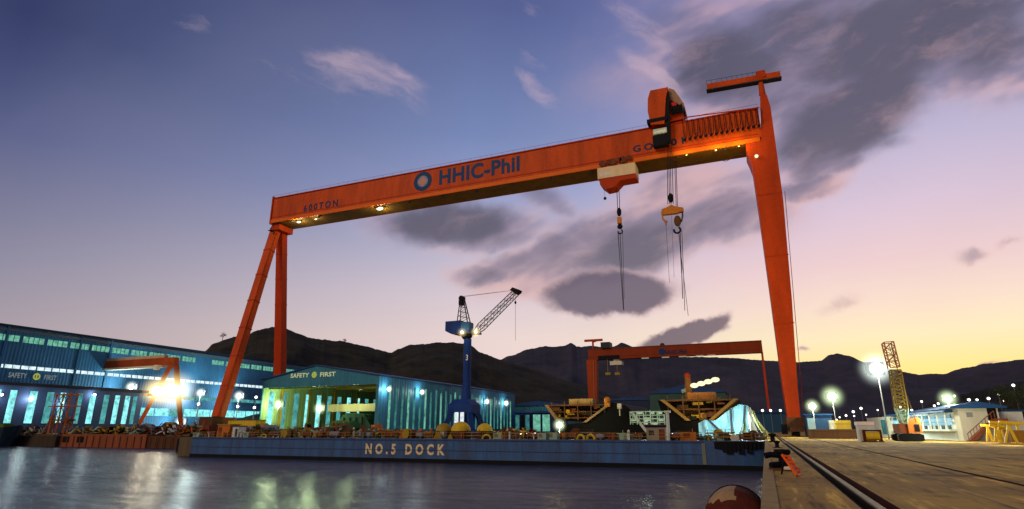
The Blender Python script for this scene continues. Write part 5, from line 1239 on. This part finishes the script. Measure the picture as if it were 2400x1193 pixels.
# ------------------------------------------------------------ ships in the dock
def build_ship(label, deck, dark, Y, colr):
    """deck: px outline of the lit front of the block, dark: px outline of the black hull side"""
    c = P(deck[0][0]*.5+deck[1][0]*.5, 1000, Y=Y); T = thing('ship_block', label, 'ship', (c.x, Y, -10.9))
    D = [P(x, y, Y=Y) for x, y in dark]; D[0].z = D[-1].z = -10.9
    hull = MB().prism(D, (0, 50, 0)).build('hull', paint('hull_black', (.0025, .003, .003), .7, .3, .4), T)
    A = [P(x, y, Y=Y-1) for x, y in deck]           # tl, tr, br, bl
    # sloping bulwark plates at both sides and the recessed bulkhead
    rec = 7
    Bk = [p+Vector((0, rec, 0)) for p in A]
    mb = MB(); mb.add(Bk, [(0,1,2,3)]); mb.prism([Bk[3]+Vector((0,.2,0)), Bk[2]+Vector((0,.2,0)), Bk[1]+Vector((0,.2,0)), Bk[0]+Vector((0,.2,0))], (0, 14, 0)); mb.build('bulkhead', paint('bulkhead_brown', (.09,.06,.018), .7, .5, .5, dirt=(.02,.012,.008)), T)
    for i, j in ((0,3),(1,2)):
        n_ = Vector((1,0,0)) if i == 0 else Vector((-1,0,0))
        mb = MB(); mb.loft([A[i], A[j], A[j]+n_*1.2, A[i]+n_*1.2], [Bk[i], Bk[j], Bk[j]+n_*.8, Bk[i]+n_*.8]); mb.build('bulwark', colr[0], T)
    mb = MB(); 
    for k, zf in enumerate((0, .42, .8)):
        L0 = A[0].lerp(A[3], zf); R0 = A[1].lerp(A[2], zf); mb.box((L0.x+.8, Y-.6+k, L0.z-.45), (R0.x-.8, Y+rec-1, L0.z-.02))
    mb.build('deck', BROWN, T)
    n = 5
    for k in range(n):
        u = (k+.5)/n; p = A[0].lerp(A[1], u); z1 = A[0].z; z0 = A[3].z+(A[0].z-A[3].z)*(.0 if .25 < u < .75 else abs(u-.5)*1.2)
        MB().box((p.x-.14, Y-.5, z0), (p.x+.14, Y-.2, z1+1.0)).build('stanchion', colr[1], T)
    # block house on the deck
    w = (A[1].x-A[0].x); MB().box((A[0].x+w*.36, Y+.6, A[0].z-.3), (A[0].x+w*.72, Y+5, A[0].z+1.9)).build('deckhouse', colr[2], T)
    rnd = random.Random(int(deck[0][0]))
    for m in (YELLOW_D, paint('dull_olive', (.16,.14,.03), .7, .4, .8), RUST, BROWN, BLACK):
        for k in range(5):
            u = rnd.random(); v = rnd.random()*.9; pL = A[0].lerp(A[3], v); pR = A[1].lerp(A[2], v); p = pL.lerp(pR, .08+.84*u)
            MB().cbox((p.x, Y+rnd.uniform(0,4), p.z), (rnd.uniform(.5,3.2), 1, rnd.uniform(.3,1.3))).build('deck_fitting', m, T)
    point('deck_light', ((A[0].x+A[1].x)/2, Y-5, A[3].z+1.5), 1000, (1,.72,.25), T, 1); point('deck_light', (A[0].x*.8+A[1].x*.2, Y-4, A[0].z+4), 900, (1,.8,.3), T, 1)
    return T
build_ship('first ship section, its tan deck over a black pyramid-shaped hull side', [(1276,949),(1432,947),(1374,990),(1302,985)],
           [(1312,1030),(1318,996),(1374,990),(1424,951),(1434,942),(1466,950),(1492,972),(1530,1024),(1530,1040)], 200, (paint('bulwark_tan', (.30,.20,.10), .6, .4, .5), BROWN, paint('house_tan2', (.38,.24,.08), .6, .3, .5)))
build_ship('second ship section, V-shaped yellow-lit bow left of the pale blue cover', [(1546,937),(1730,934),(1672,984),(1608,986)],
           [(1566,1040),(1566,1002),(1552,970),(1541,938),(1554,941),(1606,984),(1672,987),(1672,1040)], 170, (paint('bulwark_yellow', (.30,.18,.05), .6, .4, .5), BROWN, paint('house_orange', (.34,.13,.03), .6, .4, .4)))
# yellow deck crane on second ship, with strip of lamps along its arm
Y0 = 180; p = P(1616, 940, Y=Y0); T = thing('deck_crane', 'yellow-brown post crane with a row of lit lamps along its short arm', 'crane', (p.x, Y0, p.z))
tp = P(1612, 881, Y=Y0)
MB().tube(p, (p.x, Y0, tp.z), 1.1, 10, .8).build('post', paint('post_brown', (.30,.12,.03), .6, .4, 1), T); MB().ball((p.x, Y0, tp.z), .9, 10).build('beacon', ORANGE_DK, T)
a0, a1 = P(1621, 906, Y=Y0), P(1686, 888, Y=Y0); MB().bar(a0, a1, 1.0, 1.0).build('arm', YELLOW_D, T)
MB().bar(P(1614, 912, Y=Y0), P(1598, 918, Y=Y0), 1.0, 1.0).build('counter_arm', GREEN_P, T)
for k in range(4):
    q = a0.lerp(a1, (k+.45)/4)+Vector((0,-1,0)); MB().ball(q, .95, 10, (1.25, .8, .75)).build('arm_lamp', glow('arm_lamp', (1,.92,.55), 1.3), T)
# lamp bulbs and yellow winch on the first ship
q = P(1423, 938, Y=190); mb = MB(); mb.ball(q, 1.1, 10); mb.cbox(q+Vector((0,0,-1.4)), (1.6,1,1.2)); tag(recenter(mb.build('winch', paint('winch_orange', (.7,.26,.03), .5, .3, 1))), 'small round orange winch on top of the first ship', 'winch')
q = P(1452, 952, Y=196); mb = MB(); mb.cbox(q, (1.3,1,1.6)); mb.tube(q, q+Vector((0,0,-3)), .3, 6); tag(recenter(mb.build('signal_box', CREAM)), 'small cream box on the black hull side of the first ship', 'box')
# white-green staging between the ships
def staging(x0, x1, y0, y1, Y, label, seed, mats=(GREEN_P, WHITE, BLACK)):
    a, b = P(x0, y1, Y=Y), P(x1, y0, Y=Y); T = thing('staging', label, 'scaffold', ((a.x+b.x)/2, Y, a.z))
    rnd = random.Random(seed); mb = MB(); nx = 6
    for k in range(nx):
        x = a.x+(b.x-a.x)*k/(nx-1); mb.tube((x, Y, a.z), (x, Y, b.z-rnd.random()), .14, 5); mb.tube((x, Y+3, a.z), (x, Y+3, b.z-rnd.random()), .14, 5)
    for k in range(4):
        z = a.z+(b.z-a.z)*(k+.6)/4; mb.tube((a.x, Y, z), (b.x, Y, z), .12, 5)
    mb.build('frame', mats[0], T)
    mb = MB()
    for k in range(nx-1):
        for j in range(4):
            if rnd.random() < .5:
                x = a.x+(b.x-a.x)*k/(nx-1); z = a.z+(b.z-a.z)*j/4; mb.box((x, Y+.3, z), (x+(b.x-a.x)/(nx-1)*rnd.uniform(.5,1), Y+.5, z+(b.z-a.z)/4*rnd.uniform(.4,1)))
    mb.build('panel', mats[1], T)
    return T
staging(1478, 1556, 961, 995, 150, 'tangle of white-green staging between the two ships', 3)
point('work_light', P(1515, 975, Y=143), 1300, (.8,1,.75), None, 1)
p0, p1 = P(1480, 965, Y=188), P(1516, 1012, Y=188); mb = MB(); mb.bar(p0, p1, .8, .8); tag(recenter(mb.build('sloping_gangway', WHITE)), 'white gangway sloping down the right flank of the first ship', 'gangway')
# pale blue lit cover
def build_cover():
    Y = 118.0
    T = thing('tarpaulin_shelter', 'pale blue lit tarpaulin shelter right of the second ship', 'shelter', P(1720, 1025, Y=Y))
    pts = [(1636,1030),(1636,992),(1650,984),(1676,986),(1712,958),(1732,948),(1752,950),(1766,966),(1776,1030)]
    TARP = paint('tarp_pale_blue', (.42,.68,.70), .6, .5, .35, dirt=(.10,.30,.36))
    b = [P(x, y, Y=Y) for x, y in pts]; b[0].z = b[-1].z = gz
    # creased sheet: fan of facets pushed in and out
    mb = MB(); top = []; N_ = 40
    def edge(u):
        L_ = b[1:-1]; u *= len(L_)-1; i = min(int(u), len(L_)-2); return L_[i].lerp(L_[i+1], u-i)
    vs = []
    for i in range(N_+1):
        e = edge(i/N_)
        for j in range(7):
            z = gz+(e.z-gz)*j/6; vs.append((e.x, Y+.5*noise.noise(Vector((e.x*.9, z*.25, 1)))*2+.15*(i % 2), z))
    mb.add(vs, [(i*7+j, (i+1)*7+j, (i+1)*7+j+1, i*7+j+1) for i in range(N_) for j in range(6)]); mb.build('sheet', TARP, T, smooth=True)
    for x0_, y0_, x1_, y1_ in ((1660,984,1706,1026),(1712,958,1716,1018),(1746,950,1742,1016),(1746,990,1732,1026)):
        MB().tube(P(x0_, y0_, Y=Y-1.2), P(x1_, y1_, Y=Y-1.2), .2, 6).build('pole', DARKGR, T)
    MB().box((P(1706,1020,Y=Y).x, Y-2.2, gz), (P(1740,1020,Y=Y).x, Y-1.5, P(1720,1018,Y=Y).z)).build('skirt_beam', YELLOW_D, T)
    point('cover_light', P(1700, 1008, Y=Y-6), 2200, (.75,1,1), T, .6); point('cover_light', P(1738, 985, Y=Y-6), 1600, (.7,.95,1), T, .6)
build_cover()
def drape(x0, y0, x1, y1, w, Y, mat, label):
    T = thing('hanging_sheet', label, 'cloth', P(x1, y1, Y=Y)); mb = MB(); vs = []
    for i in range(13):
        u = i/12; x = x0+(x1-x0)*(u**1.5); y = y0+(y1-y0)*u; ww = w*(.5+.9*u)
        for j in range(7): p = P(x+(j-3)/3*ww, y, Y=Y); vs.append((p.x, Y+.6*math.sin(j*2.1+u*3), p.z))
    mb.add(vs, [(i*7+j, i*7+j+1, (i+1)*7+j+1, (i+1)*7+j) for i in range(12) for j in range(6)]); mb.build('sheet', mat, T, smooth=True)
drape(1756, 955, 1772, 1026, 7, 112, WHITE, 'white sheet hanging in folds just right of the pale blue shelter')
drape(1764, 962, 1800, 1022, 6, 114, paint('sheet_yellowgreen', (.45,.45,.18), .7, .4, .7), 'yellow-green sheet hanging in folds and sweeping to the right')
drape(1745, 985, 1742, 1028, 5, 110, GREEN_P, 'narrow green sheet hanging low before the shelter')
point('sheet_light', P(1778, 990, Y=106), 700, (.9,1,.8), None, .6)
for x, lab in ((1655, 'left of two dark arched pipe ends before the pale blue shelter'), (1689, 'right of two dark arched pipe ends before the pale blue shelter')):
    q = P(x, 1030, Y=gY+3); mb = MB(); mb.ring((q.x, gY+3, gz), .62, .14, 'Y', 14, 8, 0, math.pi); mb.mi = 1; mb.lathe((q.x-.62, gY+3, gz), [(0,0),(.22,0),(.22,.1),(0,.1)], 10); mb.lathe((q.x+.62, gY+3, gz), [(0,0),(.22,0),(.22,.1),(0,.1)], 10)
    tag(recenter(mb.build('pipe_arch', [DARKGR, BROWN])), lab, 'pipe', 'dark arched pipe ends')

# ------------------------------------------------------------ near quay objects
def bollard(x, y, sc, label):
    T = thing('mooring_bollard', label, 'bollard', (x, y, 0), 'black mooring bollards along the quay edge')
    MB().lathe((x, y, 0), [(0,0),(.36*sc,0),(.36*sc,.06*sc),(.2*sc,.12*sc),(.18*sc,.42*sc),(.26*sc,.52*sc),(.36*sc,.58*sc),(.33*sc,.68*sc),(.14*sc,.72*sc),(0,.72*sc)], 18).build('post', BLACK, T, smooth=True)
    MB().box((x-.48*sc, y-.42*sc, .006), (x+.48*sc, y+.42*sc, .05)).build('base_plate', BROWN, T)
q = P(1822, 1050, Z=0); bollard(q.x, q.y, .95, 'black bollard in the row beyond the orange barrier, nearest to it')
q = P(1812, 1036, Z=0); bollard(q.x, q.y, 1.6, 'black bollard farther along the quay edge beside the gate end')
# capstan beside the barrier
q = P(1838, 1104, Z=0)
T = thing('mooring_capstan', 'black twin-horned mooring hook on the quay edge beside the orange barrier', 'mooring hook', (q.x, q.y, 0))
x, y = q.x-.12, q.y+.6
MB().box((x-.5, y-.5, .004), (x+.75, y+.8, .10)).build('base_plate', BROWN, T)
MB().lathe((x+.15, y+.3, .1), [(0,0),(.34,0),(.3,.1),(.2,.2),(.2,.5),(.36,.62),(.36,.78),(0,.8)], 16).build('drum', BLACK, T, smooth=True)
MB().path([(x+.1,y+.2,.62),(x-.35,y+.1,.66),(x-.6,y,.6)], .13, 8).path([(x+.1,y+.2,.25),(x-.4,y-.2,.2)], .14, 8).build('horn', BLACK, T)
MB().ring((x+.35, y-.55, .12), .22, .07, 'Z', 16, 6).build('rope_coil', CREAM, T)
# orange barrier leaning back (ladder shape)
a, b = P(1837, 1068, Z=.75), P(1872, 1114, Z=0.06)
T = thing('safety_barrier', 'bright orange barrier frame leaning beside the black mooring hook', 'barrier', (b.x, b.y, 0))
ORB = paint('barrier_orange', (.95,.12,.01), .45, .2, 3)
a = Vector((a.x, a.y, .8)); 
A0, A1 = P(1833, 1066, Y=a.y), P(1868, 1115, Z=.05); B0, B1 = P(1848, 1069, Y=a.y), P(1877, 1112, Z=.05)
mb = MB(); mb.tube(A0, A1, .055, 8); mb.tube(B0, B1, .055, 8); mb.build('side_rail', ORB, T)
for u in (.02, .22, .42, .62, .8, .98): MB().tube(A0.lerp(A1, u), B0.lerp(B1, u), .04, 6).build('rung', ORB, T)
MB().tube(A0.lerp(B0, .5), (A0.x-.1, A0.y+.5, .02), .035, 6).build('prop', BLACK, T)
# big rubber fender in the water beside the quay
c = P(1722, 1193, Y=29.5); rr = 1.42
c = P(1722, 1222, Y=31); 
T = thing('floating_fender', 'big round dark red fender floating against the quay in the near right water', 'fender', (c.x, c.y, WATER_Z))
cx, cy, cz = c.x, c.y, c.z
rr = 60/1371*(c-CAM).length*1.0
print('fender', c, rr)
FEND = paint('fender_red', (.13,.030,.016), .85, .5, 1.2, dirt=(.05,.01,.01))
prof = [(0,-rr*1.5)]+[(rr*math.sin(a_*math.pi/16), -rr*.9-rr*.6*math.cos(a_*math.pi/16)) for a_ in range(1, 9)]+[(rr, rr*(-.8+k*.1)) for k in range(17)]+[(rr*math.cos(a_*math.pi/16), rr*.9+rr*.6*math.sin(a_*math.pi/16)) for a_ in range(0, 8)]+[(0, rr*1.5)]
body = MB().lathe((cx, cy+rr, cz), prof, 72, 'Y').build('body', FEND, T, smooth=True)
body.data.materials.append(paint('fender_tan', (.42,.27,.14), .7, .4, 2))
for p_ in body.data.polygons:
    c_ = p_.center-Vector((0, 0, cz-WATER_Z)); n_ = p_.normal
    if n_.z > .5 and -.75 < n_.x < .08: p_.material_index = 1  # faces turned up and to the left take the tan
MB().lathe((cx, cy+rr, cz), [(rr*1.0,rr*.5),(rr*1.04,rr*.52),(rr*1.04,rr*.7),(rr*1.0,rr*.72)], 28, 'Y').build('band', BLACK, T)
# yellow capstan machine out on the quay
Yc = P(2045, 1036, Z=0).y
q0, q1 = P(2026, 1036, Z=0), P(2068, 1036, Z=0)
T = thing('shore_winch', 'yellow drum winch in a dark red frame standing alone on the open quay', 'winch', ((q0.x+q1.x)/2, Yc, 0))
zt = P(2045, 1007, Y=Yc).z; w = q1.x-q0.x
print('winch', q0, zt, w)
for s_ in (0, .86): MB().prism([(q0.x+w*s_,Yc-.4,.0),(q0.x+w*s_,Yc-.4,zt),(q0.x+w*s_,Yc+.5,zt),(q0.x+w*s_,Yc+.9,0)], (w*.13,0,0)).build('side_frame', paint('maroon', (.10,.02,.015), .6, .4, 1), T)
MB().lathe((q0.x+w*.5, Yc, zt*.48), [(0,-w*.36),(zt*.40,-w*.36),(zt*.40,-w*.32),(zt*.33,-w*.30),(zt*.33,w*.30),(zt*.40,w*.32),(zt*.40,w*.36),(0,w*.36)], 18, 'X').build('drum', YELLOW, T, smooth=False)
MB().box((q0.x+w*.14, Yc-.25, zt*.86), (q0.x+w*.855, Yc+.4, zt*.985)).build('top_beam', paint('maroon', (.10,.02,.015)), T)
MB().box((q0.x-.1, Yc-.6, .004), (q1.x+.1, Yc+1, .12)).build('base_plate', BROWN, T)
MB().box((q0.x-.35, Yc+.1, .12), (q0.x-.02, Yc+.7, zt*1.02)).build('motor', BEIGE, T)
# long kerb / pipe line with marker posts at the right back
Yk = P(2300, 1022, Z=0).y
mb = MB(); xk0, xk1 = P(2178, 1025, Y=Yk).x, P(2440, 1025, Y=Yk).x
mb.box((xk0, Yk, 0), (xk1, Yk+.8, .55)); mb.mi = 1; mb.box((xk0, Yk-.02, .55), (xk1, Yk+.82, .78))
tag(recenter(mb.build('pipe_trench_kerb', [RUST, WHITE])), 'low rusty kerb wall with a white top along the back of the quay', 'kerb wall')
for k, x in enumerate((2212, 2248, 2285, 2303, 2322, 2344, 2362, 2382, 2396)):
    q = P(x, 1010, Y=Yk-1); T = thing('marker_cone', 'orange and white marker cone before the low kerb wall', 'cone', (q.x, Yk-1, 0), 'marker cones before the low kerb wall')
    MB().lathe((q.x, Yk-1, 0), [(0,.03),(.26,.03),(.2,.35),(0,.35)], 12).build('base', YELLOW_D, T); MB().lathe((q.x, Yk-1, 0), [(0,.35),(.2,.35),(.12,.65),(0,.65)], 12).build('stripe', WHITE, T); MB().lathe((q.x, Yk-1, 0), [(0,.65),(.12,.65),(.05,.95),(0,.95)], 12).build('tip', ORB, T)
# yellow steelwork
for i, (x0, x1, y0, Y, lab) in enumerate(((2328, 2356, 995, 95, 'yellow steel trestle heap at the foot of the stair'), (2352, 2408, 987, 92, 'large yellow steel trestle with a slanting leg at the right picture edge'))):
    a, b = P(x0, 1016, Y=Y), P(x1, y0, Y=Y); T = thing('steel_trestle', lab, 'trestle', ((a.x+b.x)/2, Y, 0), 'yellow trestles at the right')
    for dy in (0, 3):
        mb = MB(); mb.bar((a.x, Y+dy, .2), (a.x+(b.x-a.x)*.3, Y+dy, b.z), .2, .2); mb.bar((a.x+(b.x-a.x)*.45, Y+dy, .1), (a.x+(b.x-a.x)*.2, Y+dy, b.z), .26, .26); mb.bar((b.x, Y+dy, .1), (b.x-.3, Y+dy, b.z*.9), .2, .2)
        mb.build('leg', YELLOW, T)
    mb = MB(); mb.bar((a.x-.3, Y-.3, b.z*.98), (b.x+.2, Y-.3, b.z*.86), .3, .3); mb.build('top_beam', YELLOW, T)
    MB().bar((a.x-.3, Y+3.2, b.z*.98), (b.x+.2, Y+3.2, b.z*.86), .3, .3).build('top_beam', YELLOW, T)
    MB().box((a.x+.8, Y+.5, .2), (b.x-.4, Y+2.6, b.z*.6)).build('stored_plates', YELLOW_D if i == 0 else paint('stored_ochre', (.35,.18,.03), .7, .5, .8), T)
point('yard_light', P(2370, 1000, Y=84), 500, (1,.85,.4), None, .6)
# the foreground's warm tone comes from the concrete colour and the added fill

# ------------------------------------------------------------ trees
def tree_mesh(h, seed, spread=.5):
    rnd = random.Random(seed)
    tr = MB(); tr.tube((0,0,0), (0,0,h*.55), h*.035, 7, h*.018)
    tips = []
    for k in range(7):
        a = rnd.uniform(0, 6.28); z0 = h*rnd.uniform(.3,.55); p = Vector((0,0,z0)); q = Vector((math.cos(a)*h*spread*rnd.uniform(.4,.9)*.6, math.sin(a)*h*spread*rnd.uniform(.4,.9)*.6, h*rnd.uniform(.6,.9))); tr.tube(p, q, h*.014, 5, h*.005); tips.append(q)
    tips.append(Vector((0,0,h*.9)))
    cr = MB()
    for t_ in tips:
        for k in range(90):
            c = t_+Vector((rnd.gauss(0,1), rnd.gauss(0,1), rnd.gauss(0,.7)))*h*.085; s_ = h*rnd.uniform(.012,.028)
            u = Vector((rnd.gauss(0,1), rnd.gauss(0,1), rnd.gauss(0,1))).normalized(); v = u.orthogonal().normalized()
            cr.mi = rnd.randint(0, 1); cr.add([c-u*s_, c+v*s_*.6, c+u*s_, c-v*s_*.6], [(0,1,2,3)])
    return tr, cr
L1 = paint('leaf_dark', (.035,.05,.02), .8, .3, 2); L2 = paint('leaf_mid', (.06,.085,.03), .8, .3, 2); BARK = paint('bark', (.05,.035,.02), .9, .3, 2)
def tree(px, py_top, dist, base_py, seed, label, group):
    top = PD(px, py_top, dist); bs = PD(px, base_py, dist); h = top.z-bs.z
    T = thing('tree', label, 'tree', (top.x, top.y, bs.z), group)
    tr, cr = tree_mesh(h, seed)
    o = tr.build('trunk', BARK); o.parent = T; c = cr.build('crown', [L1, L2]); c.parent = T
tree(524, 779, 890, 800, 1, 'lone tree silhouette on the dark hill crest at the left', None)
tree(808, 794, 890, 808, 2, 'tiny tree silhouette on the dark hill crest above the open hall', None)
for i, (x, yt, yb) in enumerate(((2346, 905, 985), (2372, 915, 985), (2396, 898, 985), (2420, 905, 985), (2358, 940, 990), (2386, 945, 990))):
    tree(x, yt, 170+i*6, yb, 10+i, 'dark broad tree on the slope behind the yellow trestles', 'dark trees at the right edge')
# palms-free scrub line behind the yard lamps
print('objects', len(bpy.data.objects))
